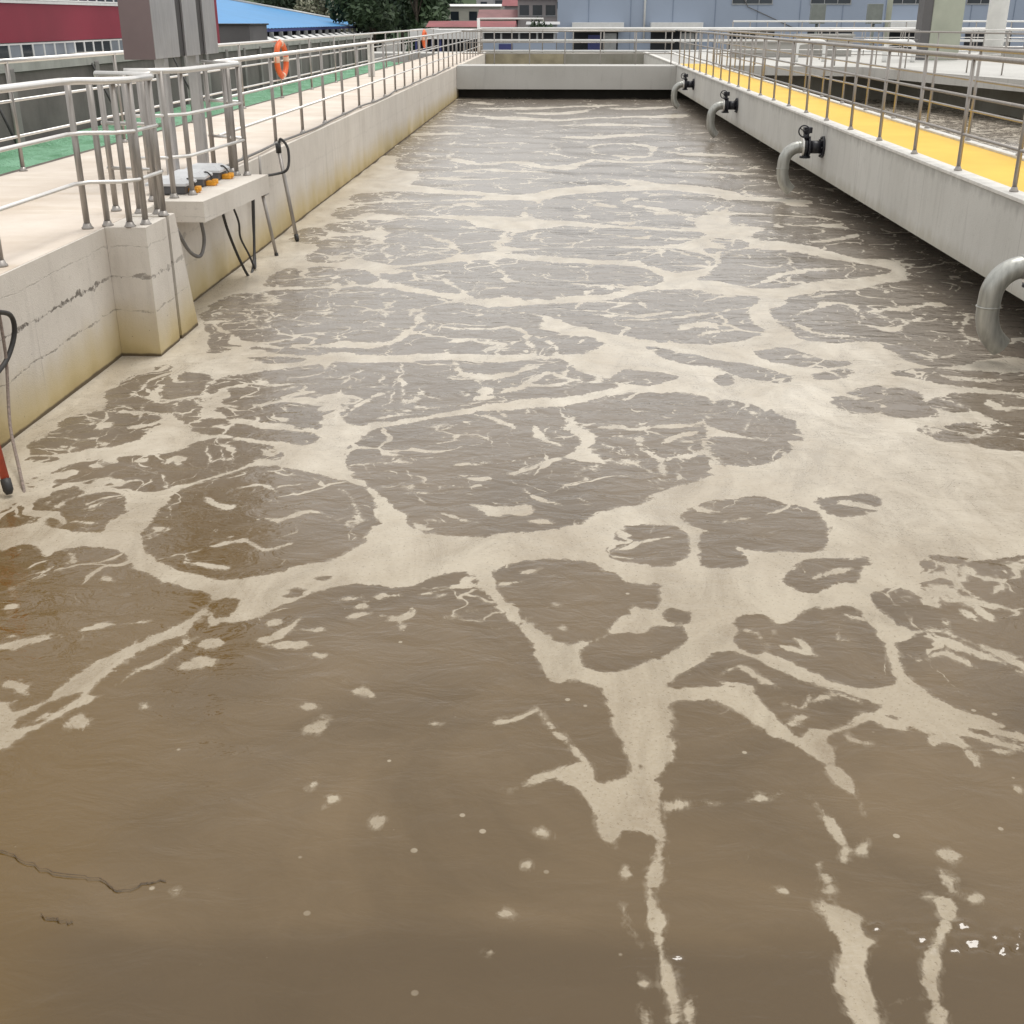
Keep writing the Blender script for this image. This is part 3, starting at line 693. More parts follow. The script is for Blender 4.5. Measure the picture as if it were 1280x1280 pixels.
    wcol = g.mix(g.math('MULTIPLY', g.math('MULTIPLY', g.rng(g.math('ADD', x, g.math('MULTIPLY', g.math('SUBTRACT', g.noise(ps, .9, 4), .5), 1.6)), -1.0, -1.9, 0, 1, True), g.rng(g.math('ADD', y, g.math('MULTIPLY', g.noise(ps, 1.3, 4), 1.6)), 7.6, 5.6)), .9), wcol, (.120,.070,.016))  # brown water at left, with the wall's reflection put into its colour
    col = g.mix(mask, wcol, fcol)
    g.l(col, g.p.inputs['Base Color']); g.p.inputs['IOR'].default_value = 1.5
    wr_ = g.rng(y, 5, 26, .07, .22)
    rm = g.n('ShaderNodeMix', data_type='FLOAT'); g.l(mask, rm.inputs[0]); g.l(wr_, rm.inputs[2]); rm.inputs[3].default_value = .34
    g.l(rm.outputs[0], g.p.inputs['Roughness'])
    # small ripples, larger where the air boils up
    rip = g.noise(g.map(ps, (1,1.7,1)), 3.6, 4, .55, .5)
    rip2 = g.noise(ps, 17, 3, .5)
    rough_area = g.rng(g.noise(ps, .35, 2), .35, .7)
    h = g.math('ADD', g.math('MULTIPLY', rip, .8), g.math('MULTIPLY', g.math('MULTIPLY', rip2, rough_area), .16))
    h = g.math('ADD', h, g.math('MULTIPLY', mask, .03))
    h = g.math('ADD', h, g.math('MULTIPLY', g.math('MULTIPLY', g.noise(ps, 75, 4, .7), mask), .035))
    bn = g.bump(h, 1.0, .028)
    st = g.math('MULTIPLY', g.rng(y, 3, 8, .38, 1), g.rng(y, 6, 22, 1, .14))
    g.l(st, bn.node.inputs['Strength'])
    return g.m
M['water'] = water_mat()
def water_sheet(name, x0, x1, dx, ys, field, net, hfun):
    xs = np.arange(x0, x1+dx/2, dx); X, Y = np.meshgrid(xs, ys)
    F = field(xs, ys); Z = hfun(X, Y)
    nx, ny = len(xs), len(ys)
    me = bpy.data.meshes.new(name)
    co = np.stack([X, Y, Z], -1).reshape(-1, 3).astype(np.float32)
    idx = np.arange(nx*ny).reshape(ny, nx)
    q = np.stack([idx[:-1,:-1], idx[:-1,1:], idx[1:,1:], idx[1:,:-1]], -1).reshape(-1, 4)
    me.vertices.add(len(co)); me.vertices.foreach_set('co', co.ravel())
    me.loops.add(q.size); me.loops.foreach_set('vertex_index', q.ravel().astype(np.int32))
    me.polygons.add(len(q)); me.polygons.foreach_set('loop_start', np.arange(0, q.size, 4, dtype=np.int32))
    me.polygons.foreach_set('loop_total', np.full(len(q), 4, np.int32))
    me.update(calc_edges=True)
    me.polygons.foreach_set('use_smooth', np.ones(len(q), bool))
    for nm, v in (('foam', F), ('net', net(X, Y))):
        a = me.attributes.new(nm, 'FLOAT', 'POINT'); a.data.foreach_set('value', np.ascontiguousarray(v, np.float32).ravel())
    me.materials.append(M['water'])
    o = bpy.data.objects.new(name, me); C.objects.link(o); o['kind'] = 'structure'
    return o
FOAM += '\nD408,100 500,100 560,2000 560,4600 428,4600 415,2500'  # foam-free strip paints the shade under the beam as dark water
ys = [1.0]
while ys[-1] < 46: ys.append(ys[-1] + max(.013, ys[-1]**2/3800*1.3))
ys = np.array(ys)
def sstep(a, b, v):
    t = np.clip((v-a)/(b-a), 0, 1); return t*t*(3-2*t)
def swell(X, Y):
    r = np.random.RandomState(3); Z = np.zeros_like(X)
    for i in range(26):
        a = r.uniform(0, 2*np.pi); L = r.uniform(.35, 2.2); k = 2*np.pi/L
        Z += .0011*L*np.sin(k*(X*np.cos(a)+Y*np.sin(a))+r.uniform(0, 6.28))
    Z *= .5 + .8*sstep(6, 25, Y)
    # rolling crest close to the camera
    yc = 2.80 + .05*np.sin(X*1.7) + .03*np.sin(X*4.3+1)
    Z += .009*np.exp(-((Y-yc)/.13)**2) * (.6+.4*np.sin(X*1.2+.6))
    # choppy glinting patches
    for cx, cy, sx, sy in ((1.36, 2.80, .10, .03), (1.14, 2.83, .03, .05), (1.30, 2.9, .04, .03),(1.24, 2.81, .06, .04), (1.5, 2.84, .1, .05), (1.02, 2.86, .05, .03), (.41, 2.70, .010, .10)):
        wgt = np.exp(-((X-cx)/sx)**2-((Y-cy)/sy)**2)
        Z += wgt*.0045*(np.sin(X*85+Y*40+2*np.sin(Y*21))+np.sin(X*50-Y*85+1+2*np.sin(X*17))+np.sin(X*31+Y*100+3*np.sin(X*13)))
    return Z
def net1(X, Y):
    n = .30 + .5*sstep(4.4, 7.0, Y)
    n *= 1 - .9*sstep(5.3, 4.3, Y)*(1)
    n += .55*sstep(6, 4.5, Y)*sstep(.2, 1.6, X)*sstep(3.8, 4.6, Y)
    n = n*(1-.35*sstep(20, 40, Y)) + .25*sstep(-1.0, -3.4, X)*sstep(4, 5, Y)
    return np.clip(n, 0, 1)
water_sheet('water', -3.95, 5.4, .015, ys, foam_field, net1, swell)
ys2 = np.arange(4, 50, .25)
water_sheet('water', 5.3, 24, .25, ys2, lambda a, b: np.full((len(b), len(a)), -.03, np.float32), lambda X, Y: np.ones_like(X), lambda X, Y: .02*np.sin(X*1.3+Y*.7)+.015*np.sin(X*2.9-Y*1.7)+.01*np.sin(Y*4.1))

# ------------------------------------------------------------------ ground
b = B(); box(b, -900, 900, -300, 1500, -3.6, -3.0); struct('ground', b, simple('yard_ground', (.17,.165,.15), .95, 0, .25, .3))
b = B(); box(b, -6.05, -3.72, -8, 43.98, -3, 1.08); box(b, -6.05, -3.72, 44, 63, -3, 1.079); struct('deck', b, M['deck'])
b = B(); box(b, -4.0, 4.1, -8, 1.36, .8, 1.08); box(b, -3.7, 4.1, -8, .8, -3, .79); struct('near_deck', b, M['deck'])  # out-of-view deck, front edge brought forward to shade the near water

# left tank wall with its pilaster and bracket slab
t = thing('tank_wall', 'long pale concrete tank wall with yellow waterline stain below the left deck', 'wall', (-3.7, 0, 0))
b = B(); box(b, -3.719, -3.7, -2, 61.8, -3, 1.078); box(b, -3.719, -3.68, 10.7, 61.8, -3, 1.083); o = obj('wall_face', b, M['wall'], t, (3.7, 0, 0))
b = B()
box(b, -3.698, -3.36, 9.45, 9.98, -1, 1.084); box(b, -3.698, -3.45, 9.982, 10.05, -1, 1.07)
vv = [(-3.698, 10.052), (-3.36, 10.052), (-3.36, 10.22), (-3.698, 10.22)]
lo = [b.verts.new((p[0], p[1] + (.42 if i > 1 else 0), -.3)) for i, p in enumerate(vv)]; hi = [b.verts.new((p[0], p[1], 1.084)) for p in vv]
b.faces.new(lo[::-1]); b.faces.new(hi)
for i in range(4): b.faces.new((lo[i], lo[(i+1) % 4], hi[(i+1) % 4], hi[i]))
obj('pilaster', b, M['wall'], t, (3.7, 0, 0))
b = B(); box(b, -3.449, -3.40, 9.99, 10.045, -.5, 1.06); obj('groove_shade', b, M['rubber'], t, (3.7, 0, 0))  # dark strip added to paint the groove's shade
b = B(); prism(b, [(-3.678, 10.9), (-3.30, 10.9), (-3.17, 12.95), (-3.678, 12.95)], .895, 1.086); obj('bracket_slab', b, M['wall'], t, (3.7, 0, 0))

# back kerb, netting strip, panel wall
b = B(); box(b, -6.25, -6.052, -8, 62, -3, 1.05, 0); struct('kerb', b, M['darkkerb'])
def net_mat():
    g = NG('green_debris_netting'); ps = g.pos()
    a = g.noise(ps, 1.1, 6, .7, .8); c = g.noise(ps, 9, 4, .7)
    col = g.mix(g.rng(a, .35, .65), (.11,.29,.15), (.24,.48,.31))
    col = g.mix(g.rng(c, .62, .75), col, (.38,.58,.46))
    col = g.mix(g.rng(g.noise(ps, .6, 6, .75), .62, .68), col, (.12,.10,.07))
    g.l(col, g.p.inputs['Base Color']); g.p.inputs['Roughness'].default_value = .8; g.bump(g.math('ADD', a, c), 1, .12)
    return g.m
b = B()
r = random.Random(2); N = 150; rows = []
for j in range(N+1):
    yv = -8 + 60*j/N
    rows.append([b.verts.new((-8.05 + 1.8*i/6, yv, .93 + (0 if i in (0, 6) else r.uniform(-.01, .09)))) for i in range(7)])
for j in range(N):
    for i in range(6): f = b.faces.new((rows[j][i], rows[j][i+1], rows[j+1][i+1], rows[j+1][i])); f.smooth = True
o = struct('netting_covered_verge', b, net_mat())
M['panelwall'] = concrete('grimy_precast', (.20,.172,.165), (.115,.10,.096), 1.2)
M['panelpost'] = concrete('precast_post', (.29,.265,.255), (.18,.165,.16), 2)
M['coping'] = concrete('pale_coping', (.42,.41,.39), (.27,.265,.25), 2)
t = thing('precast_wall', 'grimy grey precast panel wall behind the green netting strip', 'wall', (-8.1, 0, 0))
pb = B(); box(pb, -.06, .0, 0, 3.34, -4, .92); pm = bpy.data.meshes.new('panel'); pb.to_mesh(pm); pm.materials.append(M['panelwall'])
cb = B(); box(cb, -.12, .05, 0, 3.4, 0, .14); cm = bpy.data.meshes.new('coping'); cb.to_mesh(cm); cm.materials.append(M['coping'])
qb = B(); box(qb, -.1, .07, -.09, .09, -4, .98, .01); qm = bpy.data.meshes.new('post'); qb.to_mesh(qm); qm.materials.append(M['panelpost'])
yv = -6
while yv < 52:
    st = 3.4 if yv < 24 else 1.7
    inst('panel', pm, t, (0, yv, 1.0), 0, (1, st/3.4, 1)); inst('coping', cm, t, (0, yv, 1.93), 0, (1, st/3.4, .9)); inst('post', qm, t, (0, yv, 1.0))
    yv += st
# diagonal dark lines on the wall, built as thin tubes
for yy in (12.6, 16.4, 20.5, 25):
    b = B(); tube(b, [(0, 0, 0), (-.6, .5, 1.0)], .02, 6)
    tag(obj('diagonal_line', b, M['rubber'], None, (-7.45, yy, .95)), 'thin dark diagonal line on the grimy wall, ' + {12.6: 'nearest the camera', 16.4: 'second from the camera', 20.5: 'third from the camera', 25: 'farthest away'}[yy], 'bar', 'dark diagonals on the precast wall')

# ------------------------------------------------------------------ right walkway beam
t = thing('walkway_beam', 'long grey concrete walkway beam hanging above the water on the right', 'beam', (4.17, 0, 0))
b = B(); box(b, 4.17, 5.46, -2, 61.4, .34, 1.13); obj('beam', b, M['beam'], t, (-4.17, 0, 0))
b = B(); box(b, 4.155, 4.36, -2, 61.4, 1.13, 1.165, .006); box(b, 5.36, 5.475, -2, 61.4, 1.13, 1.175, .006); obj('edge_strip', b, M['kerb'], t, (-4.17, 0, 0))
b = B(); box(b, 4.364, 5.356, -2, 45.5, 1.131, 1.150); struct('yellow_walkway', b, M['yellow'])
b = B(); box(b, 5.35, 5.45, -2, 44.6, -3, .338); tag(obj('support_wall', b, M['dark_wall']), 'wall under the right walkway beam, its shade painted dark', 'wall')

# far cross wall + pit behind
t = thing('cross_wall', 'grey concrete wall closing the far end of the brown pool', 'wall', (0, 44, 0))
b = B(); box(b, -3.678, 4.168, 44.05, 45.8, .33, 1.12, .01); obj('wall_beam', b, M['far_wall'], t, (0, -44, 0))
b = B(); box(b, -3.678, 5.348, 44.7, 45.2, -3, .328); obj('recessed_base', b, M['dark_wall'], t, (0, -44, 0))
b = B(); box(b, -3.67, 4.168, 61.45, 62.6, -3, 1.12); tag(obj('basin_wall', b, M['pit']), 'stained low basin wall behind the far cross wall', 'wall')
b = B(); box(b, -3.67, 4.168, 45.21, 61.4, -.6, -.2); struct('basin_floor', b, M['pit'])
b = B(); box(b, -3.66, .2, 61.42, 61.447, -.2, 1.09); o = obj('ochre_stain_render', b, simple('ochre_render', (.33,.29,.20), .85, 0, .25, 1.5)); tag(o, 'ochre stained render on the left half of the basin wall', 'render panel')
b = B(); box(b, -40, 60, 62.6, 66, -3, 1.06); struct('far_deck', b, M['far_wall'])

# second tank on the right
edge = [(5.48, 43.6), (10.3, 42.2), (12.4, 33.2), (17.5, 14), (19.5, 4)]
t = thing('second_tank_wall', 'light concrete rim and shaded wall of the second tank on the right', 'wall')
b = B(); prism(b, edge + [(40, 4), (40, 62.5), (5.48, 62.5)], .86, 1.16); obj('rim_slab', b, M['far_wall'], t)
b = B(); e2 = [(x+1.5, y+1.6) for x, y in edge]; e2[0] = (5.48, 45.2)
prism(b, e2 + [(39, 5), (39, 61.5), (5.48, 61.5)], -2, .858); obj('inner_wall', b, M['pit'], t)

# ------------------------------------------------------------------ railings
def tube_mesh(name, L, r, m, n=10, flange=False, axis='Z'):
    b = B(); tube(b, [(0,0,0), (0,0,L)], r, n)
    me = bpy.data.meshes.new(name); b.to_mesh(me); b.free(); me.materials.append(m); return me
def flange_mesh(r, m):
    b = B(); tube(b, [(0,0,0), (0,0,.012), (0,0,.02), (0,0,.045)], [r*1.9, r*1.9, r*1.5, r*1.15], 12)
    me = bpy.data.meshes.new('base_flange'); b.to_mesh(me); b.free(); me.materials.append(m); return me
FL = {}
def railing(label, path, posts, z0, h, r=.024, rails=(.37, .745), rr=.016, rt=.027, m='steel', mt='steel_bright', flange=False, group=None, cat='railing', n=10, name='railing'):
    """path: plan points; posts: plan positions."""
    t = thing(name, label, cat, (path[0][0], path[0][1], z0), group)
    ox, oy = path[0]
    pm = tube_mesh('post', h, r, M[m], n)
    if flange and r not in FL: FL[r] = flange_mesh(r, M[m])
    for x, y in posts:
        p = inst('post', pm, t, (x-ox, y-oy, 0))
        if flange:
            f = bpy.data.objects.new('base_flange', FL[r]); C.objects.link(f); f.parent = p
    P = [Vector((x-ox, y-oy, 0)) for x, y in path]
    b = B(); tube(b, [p + Vector((0,0,h)) for p in P], rt, n); obj('handrail', b, M[mt], t)
    for z in rails:
        b = B(); tube(b, [p + Vector((0,0,z)) for p in P], rr, n); obj('rail', b, M[mt], t)
    return t
def line_posts(x0, y0, x1, y1, n): return [(x0+(x1-x0)*i/n, y0+(y1-y0)*i/n) for i in range(n+1)]
# left, near run: along the wall, out round the pilaster
railing('steel railing along the near left wall that turns out over the pilaster', [(-3.85, -1), (-3.82, 9.25), (-3.74, 9.38), (-3.52, 9.42), (-3.41, 9.55), (-3.39, 10.08)],
        [(-3.85, 2.9), (-3.84, 4.55), (-3.83, 6.2), (-3.83, 7.84), (-3.82, 9.4), (-3.70, 9.53), (-3.50, 9.49), (-3.41, 9.61), (-3.41, 10.08)], 1.08, 1.13, .025, flange=True, n=14)
railing('short steel railing closing the far side of the pilaster', [(-3.40, 10.14), (-3.47, 10.20), (-3.95, 10.35)], [(-3.49, 10.17), (-3.66, 10.2), (-3.92, 10.34)], 1.08, 1.14, .025, flange=True, n=14)
railing('steel railing around the cable bracket slab beside the pilaster', [(-3.95, 11.05), (-3.66, 11.1), (-3.50, 11.3), (-3.38, 12.85)],
        [(-3.79, 10.95), (-3.64, 11.12), (-3.53, 11.34), (-3.49, 12.85), (-3.38, 12.86)], 1.085, 1.13, .024, flange=True, n=14)
railing('short cross railing at the far end of the bracket slab', [(-3.40, 13.0), (-3.9, 13.35)], [(-3.86, 13.3), (-3.62, 13.15)], 1.085, 1.13, .026, flange=True, n=12)
lp = [(-3.82, 14.5)] + [(-3.83 - .002*i, 16.23 + 1.78*i) for i in range(27)]
railing('long steel railing on the left wall beyond the bracket slab', [(-3.80, 13.4), (-3.9, 62.3)], lp, 1.08, 1.13, .023, flange=True)
# left, back run
bp = [(-6.0, .05+1.64*i*1.0) for i in range(38)]
railing('long steel railing on the far side of the left deck by the green netting', [(-6.0, -1), (-6.02, 61.8)], [(-6.0, 13.19-3.28*i) for i in range(4)] + [(-6.0, 13.19+3.28*i) for i in range(1, 15)], 1.08, 1.15, .024, flange=True)
# right pair
p1 = [(4.27, 11.27+1.65*i) for i in range(-5, 21)]
railing('steel railing on the pool side of the yellow walkway', [(4.27, -1), (4.27, 45.6)], p1, 1.165, 1.125, .022, flange=True, mt='steel')
p2 = [(5.42, 14.33+1.85*i) for i in range(-5, 17)]
railing('steel railing on the far side of the yellow walkway', [(5.42, -1), (5.42, 45.6)], p2, 1.175, 1.12, .021, flange=True, mt='steel')
# far runs
railing('thin steel railing on top of the far cross wall', [(-3.6, 45.65), (4.2, 45.65)], line_posts(-2.4, 45.65, 4.1, 45.65, 5), 1.12, 1.13, .022, mt='steel')
railing('white painted railing behind the far basin', [(-4.0, 61.9), (22, 61.9)], line_posts(-3.9, 61.9, 22, 61.9, 17), 1.12, 1.1, .03, (.07, .56), .055, .065, mt='white', m='steel')
railing('pale railing behind the white painted one, upper right', [(9, 65.5), (34, 65.5)], line_posts(9, 65.5, 34, 65.5, 28), 1.1, 1.45, .03, (.5, 1.0), .03, .045, mt='white', m='steel')
railing('steel railing across the far rim of the second tank', [(5.6, 44.4), (10.9, 43.1), (13.3, 33.6), (18.2, 15.5)], line_posts(5.6, 44.4, 10.9, 43.1, 4) + line_posts(11.4, 41.2, 18.2, 15.5, 15), 1.16, 1.12, .022, mt='steel')
railing('steel railing crossing the rim behind the second tank', [(5.6, 50), (20, 50)], line_posts(5.6, 50, 20, 50, 9), 1.16, 1.1, .022, mt='steel_bright')
railing('farther steel railing on the right-hand deck', [(12, 56), (34, 56)], line_posts(12, 56, 34, 56, 14), 1.16, 1.1, .022, mt='steel_bright')
b = B(); tube(b, [(0,0,0), (0,0,1.62)], .075, 10); tag(obj('corner_post', b, M['white'], None, (-4.02, 61.7, 1.08)), 'thick white post at the left end of the white railing', 'post')
b = B(); tube(b, [(0,0,1.6), (3.2,0,1.6), (3.2,0,1.45)], .035, 6); tag(obj('pipe_rail', b, M['white'], None, (-4.02, 61.7, 1.08)), 'thin white pipe running right from the top of the white post', 'pipe')

# ------------------------------------------------------------------ discharge pipes with valves
def torus(bm, R, r, M4, n=20, k=8):
    tube(bm, [M4 @ Vector((R*math.cos(2*math.pi*i/n), R*math.sin(2*math.pi*i/n), 0)) for i in range(n)], r, k, closed=True)
def disc(bm, c, ax, r, h, n=20):
    c = Vector(c); a = Vector(ax).normalized(); tube(bm, [c-a*h/2, c+a*h/2], r, n)
def discharge(y, label):
    t = thing('discharge_pipe', label, 'pipe', (4.17, y, .8), 'discharge pipes along the walkway beam')
    b = B(); disc(b, (-.018, 0, 0), (1,0,0), .165, .03, 24); disc(b, (-.12, 0, 0), (1,0,0), .098, .22, 20); disc(b, (-.235, 0, 0), (1,0,0), .155, .03, 24)
    for k in range(8):
        a = k*math.pi/4; b_ = (-.045, .135*math.cos(a), .135*math.sin(a)); disc(b, b_, (1,0,0), .014, .03, 6)
    obj('flanged_stub', b, M['black'], t)
    v = B(); disc(v, (-.275, 0, 0), (1,0,0), .125, .06, 24)
    tube(v, [(-.275,0,.10), (-.275,0,.22)], [.05,.035], 10); disc(v, (-.275, 0, .15), (0,0,1), .07, .02, 12)
    box(v, -.33, -.20, -.05, .07, .21, .30, .012); disc(v, (-.275,-.01,-.15), (0,0,1), .085, .03, 14); disc(v, (-.275, -.01,-.125), (0,0,1), .05, .05, 12)
    valve = obj('valve', v, M['black'], t)
    hw = B(); Mx = Matrix.Translation((-.34, -.10, .245)) @ Matrix.Rotation(math.radians(-25), 4, 'Z') @ Matrix.Rotation(math.pi/2, 4, 'X')
    torus(hw, .085, .011, Mx)
    for k in range(3):
        a = k*2*math.pi/3+.5; tube(hw, [Mx @ Vector((0,0,0)), Mx @ Vector((.085*math.cos(a), .085*math.sin(a), 0))], .008, 6)
    tube(hw, [Mx @ Vector((0,0,.01)), Mx @ Vector((0,0,-.1))], .014, 8)
    obj('handwheel', hw, M['black'], valve)
    f = B(); disc(f, (-.325, 0, 0), (1,0,0), .145, .028, 24); obj('steel_flange', f, M['steel_bright'], t)
    p = B(); cpt = []
    for i in range(13):
        a = math.pi/2*i/12; cpt.append((-.35-.25*math.sin(a), 0, -.25+.25*math.cos(a)))
    cpt += [(-.603, 0, -.33), (-.598, 0, -.42), (-.57, 0, -.52), (-.52, 0, -.60), (-.45, 0, -.665)]
    for q_, sq in ((1, .2), (13, .5)):
        c0 = Vector(cpt[q_]); torus(p, .093, .008, Matrix.Translation(c0) @ Matrix.Rotation(math.pi/2*(1-q_/13), 4, 'Y'), 20, 6)
    pts = [(-.33, 0, 0)] + cpt; tube(p, smooth_path(pts, 2), .092, 20, cap=False); obj('bent_pipe', p, M['pipe'], t)
    return t
discharge(9.55, 'nearest bent steel discharge pipe, cut by the right edge of the photo')
discharge(19.1, 'second nearest bent steel discharge pipe with black valve on the beam')
discharge(28.65, 'third bent steel discharge pipe from the camera with black valve')
discharge(38.1, 'farthest small bent steel discharge pipe near the cross wall')
# ------------------------------------------------------------------ control cabinet
t = thing('control_cabinet', 'grey steel control cabinet with three door panels on two thick posts', 'cabinet', (-3.95, 11.98, 1.08))
b = B(); box(b, -.30, -.022, 0, 2.25, 1.21, 3.2, .01); obj('housing', b, M['panel_dark'], t)
b = B(); box(b, -.305, -.0, -.02, -.002, 1.205, 3.2, 0); obj('side_panel', b, simple('brown_reflection_side', (.20,.15,.15), .3, .4, .1, 2), t)  # brown reflection on this side put into the steel's colour
for k, (a, c) in enumerate(((.0, .78), (1.02, 1.52), (1.76, 2.25))):
    b = B(); box(b, -.021, .003, a, c, 1.21, 3.2, .003); obj('door_panel', b, M['panel'], t)
for yy in (.45, 1.55):
    b = B(); box(b, -.17, -.06, yy, yy+.12, 0, 1.209, .008); obj('leg', b, M['panel'], t)
# covers on the bracket slab
def cover(x, y, label, rz=0):
    t = thing('junction_box', label, 'junction box', (x, y, 1.087), 'junction boxes on the bracket slab')
    t.rotation_euler = (0, 0, rz); t.scale = (.88, .88, .88)
    b = B(); box(b, -.2, .2, -.17, .17, 0, .09, .015); obj('base', b, M['lidbase'], t)
    b = B(); vs0 = [b.verts.new(p) for p in ((-.23,-.2,.09),(.23,-.2,.09),(.23,.2,.09),(-.23,.2,.09),(-.23,-.2,.115),(.23,-.2,.115),(.23,.2,.115),(-.23,.2,.115),(-.15,-.13,.165),(.15,-.13,.165),(.15,.13,.165),(-.15,.13,.165))]
    for f in ((3,2,1,0),(0,1,5,4),(1,2,6,5),(2,3,7,6),(3,0,4,7),(4,5,9,8),(5,6,10,9),(6,7,11,10),(7,4,8,11),(8,9,10,11)): b.faces.new([vs0[i] for i in f])
    obj('lid', b, M['lid'], t)
    b = B(); box(b, .20, .31, -.06, .06, .0, .055, .012); disc(b, (.30, 0, .045), (0,0,1), .035, .05, 12); obj('cable_gland', b, M['clip'], t)
    b = B(); tube(b, smooth_path([(.12,.02,.1),(.2,.0,.15),(.26,0,.1),(.27,0,.05)], 4), .01, 8); obj('lead', b, M['rubber'], t)
    return t
cover(-3.78, 11.50, 'pale grey junction box on the bracket slab, nearest the pilaster')
cover(-3.76, 12.02, 'pale grey junction box in the middle of the three on the bracket slab', .05)
cover(-3.74, 12.58, 'pale grey junction box on the bracket slab, farthest from the pilaster', -.05)
# cables
def cable(name, label, pts, r, m, cat='cable', k=6, group=None):
    b = B(); tube(b, smooth_path(pts, k), r, 8); return tag(obj(name, b, M[m]), label, cat, group)
cable('cable', 'left of the two black cables looping down from the slab into the foam', [(-3.5,12.15,.9),(-3.5,12.3,.62),(-3.48,12.55,.28),(-3.46,12.8,.02),(-3.46,12.95,-.02),(-3.5,13.3,.1),(-3.52,13.5,.45),(-3.52,13.62,.9)], .016, 'rubber')
cable('cable', 'thinner wavy black cable right of the looping one under the slab', [(-3.55,12.65,.9),(-3.52,12.85,.6),(-3.54,12.95,.4),(-3.5,13.1,.18),(-3.46,13.15,.02),(-3.5,13.35,.1),(-3.54,13.55,.5),(-3.54,13.66,.9)], .012, 'rubber')
cable('cable', 'short grey cable hooked up under the near end of the slab', [(-3.42,11.15,.89),(-3.42,11.2,.68),(-3.45,11.12,.54),(-3.5,10.95,.62),(-3.55,10.8,.85)], .018, 'greycable')
wig = random.Random(5)
cable('edge_cable', 'thin grey cable lying along the top edge of the left wall', [(-3.76 + wig.uniform(-.03,.03), 12.6+1.2*i, 1.105+wig.uniform(0,.02)) for i in range(26)], .017, 'greycable', k=3)
def rod(label, p0, p1, r=.022, tipm='rubber', m='steel', cat='probe'):
    t = thing('probe_rod', label, cat, p1)
    d = Vector(p0)-Vector(p1); b = B(); tube(b, [d*.06, d], r, 12); obj('tube', b, M[m], t)
    b = B(); tube(b, [(0,0,0), d*.02, d*.075], [r*.7, r*1.2, r*1.2], 12); obj('tip', b, M[tipm], t)
    return t
t = rod('taller steel probe rod with a black cap dipping into the foam', (-3.56,15.2,1.12), (-3.36, 15.0,.0), .024)
b = B(); tube(b, smooth_path([(0,0,0),(.03,.02,.1),(.12,.0,-.02),(.12,-.1,-.25),(0,-.25,-.3),(-.05,-1.2,-.22),(-.02,-1.4,-.18)], 5), .017, 8); o = obj('cap_lead', b, M['rubber'], t, (-.2, .2, 1.15))
b = B(); tube(b, [(-.2,.2,1.08), (-.205,.2,1.2)], .035, 12); obj('cap', b, M['rubber'], t)
t = rod('shorter steel probe rod hanging from a bracket beside the bracket slab', (-3.50,13.95,.72), (-3.4,14.0,-.02), .02)
b = B(); box(b, -.26, -.06, -.08, .1, .74, .78); tube(b, [(-.2,.35,1.15), (-.2,.3,.78)], .015, 8); obj('bracket', b, M['steel'], t)
t = rod('red rod with a fat black end standing in the foam at the left edge', (-3.62,6.75,1.15), (-3.27,6.30,.02), .026, m='red_rod')
cable('rope', 'knotted old rope hanging from the near left wall into the foam', [(-3.66,7.35,.95),(-3.64,7.3,.6),(-3.60,7.15,.35),(-3.52,6.95,.2),(-3.36,6.65,.07),(-3.19,6.33,-.02)], .011, 'rope', 'rope')
cable('cable_coil', 'black cable loop hung on the near left wall at the photo edge', [(-3.66,7.0,1.1),(-3.6,7.12,.95),(-3.6,7.38,.85),(-3.62,7.42,.7),(-3.64,7.25,.55),(-3.64,6.95,.55),(-3.66,6.8,.9)], .017, 'rubber')
M['mark'] = simple('brown_mark', (.085,.052,.022), .6, 0, .4, 30)
def strand(label, pts, r):  # thin flat brown line lying on the water
    P = smooth_path([(x, y, .012) for x, y in pts], 6); q = random.Random(8)
    P = [p+Vector((q.uniform(-.008,.008), q.uniform(-.008,.008), 0)) for p in P]
    b = B(); tube(b, P, [r*q.uniform(.3,1.2) for _ in P], 6)
    for v in b.verts: v.co.z = .007+(v.co.z-.012)*.12
    tag(obj('brown_line', b, M['mark'], None), label, 'mark')
strand('long thin brown line on the water at the lower left of the photo', [(-1.95,3.16),(-1.83,3.11),(-1.66,3.03),(-1.51,3.01),(-1.41,2.95),(-1.33,2.99),(-1.27,3.01)], .003)
strand('short fainter brown line below the longer one, lower left', [(-1.62,2.83),(-1.56,2.815),(-1.50,2.80)], .003)
# ------------------------------------------------------------------ lifebuoys on the back railing
def buoy(y, label):
    t = thing('lifebuoy', label, 'lifebuoy', (-5.93, y, 1.86), 'lifebuoys on the left deck railing')
    t.rotation_euler = (0, 0, math.radians(-5))
    b = B(); Mx = Matrix.Rotation(math.pi/2, 4, 'Y'); torus(b, .32, .06, Mx, 32, 14); obj('ring', b, M['orange'], t)
    for a in (0, math.pi/2, math.pi, 3*math.pi/2):
        b = B(); pts = [(0, .32*math.sin(a+d), .32*math.cos(a+d)) for d in (-.17, -.08, 0, .08, .17)]; tube(b, pts, .0625, 14); obj('band', b, M['buoyband'], t)
    b = B(); tube(b, smooth_path([(0, .39*math.sin(i*math.pi/4), .39*math.cos(i*math.pi/4)) for i in range(8)], 4, True), .008, 6, closed=True); obj('grab_rope', b, M['orange'], t)
buoy(26.2, 'nearer orange lifebuoy seen almost edge-on on the left deck railing')
buoy(54.5, 'farther tiny orange lifebuoy on the left deck railing')
b = B(); box(b, -.09, .09, -.09, .09, 0, .95, .015); box(b, -.1, .1, -.1, .1, .95, 1.0, .01); tag(obj('bollard', b, M['kerb'], None, (-5.55, 36.3, 1.08)), 'square pale concrete post standing on the left deck', 'bollard')
b = B(); tube(b, [(0,0,0), (0,0,5.3)], .045, 8); tag(obj('pole', b, M['white'], None, (-9.2, 33, -3)), 'thin white pole behind the precast wall left of the lifebuoy', 'pole')

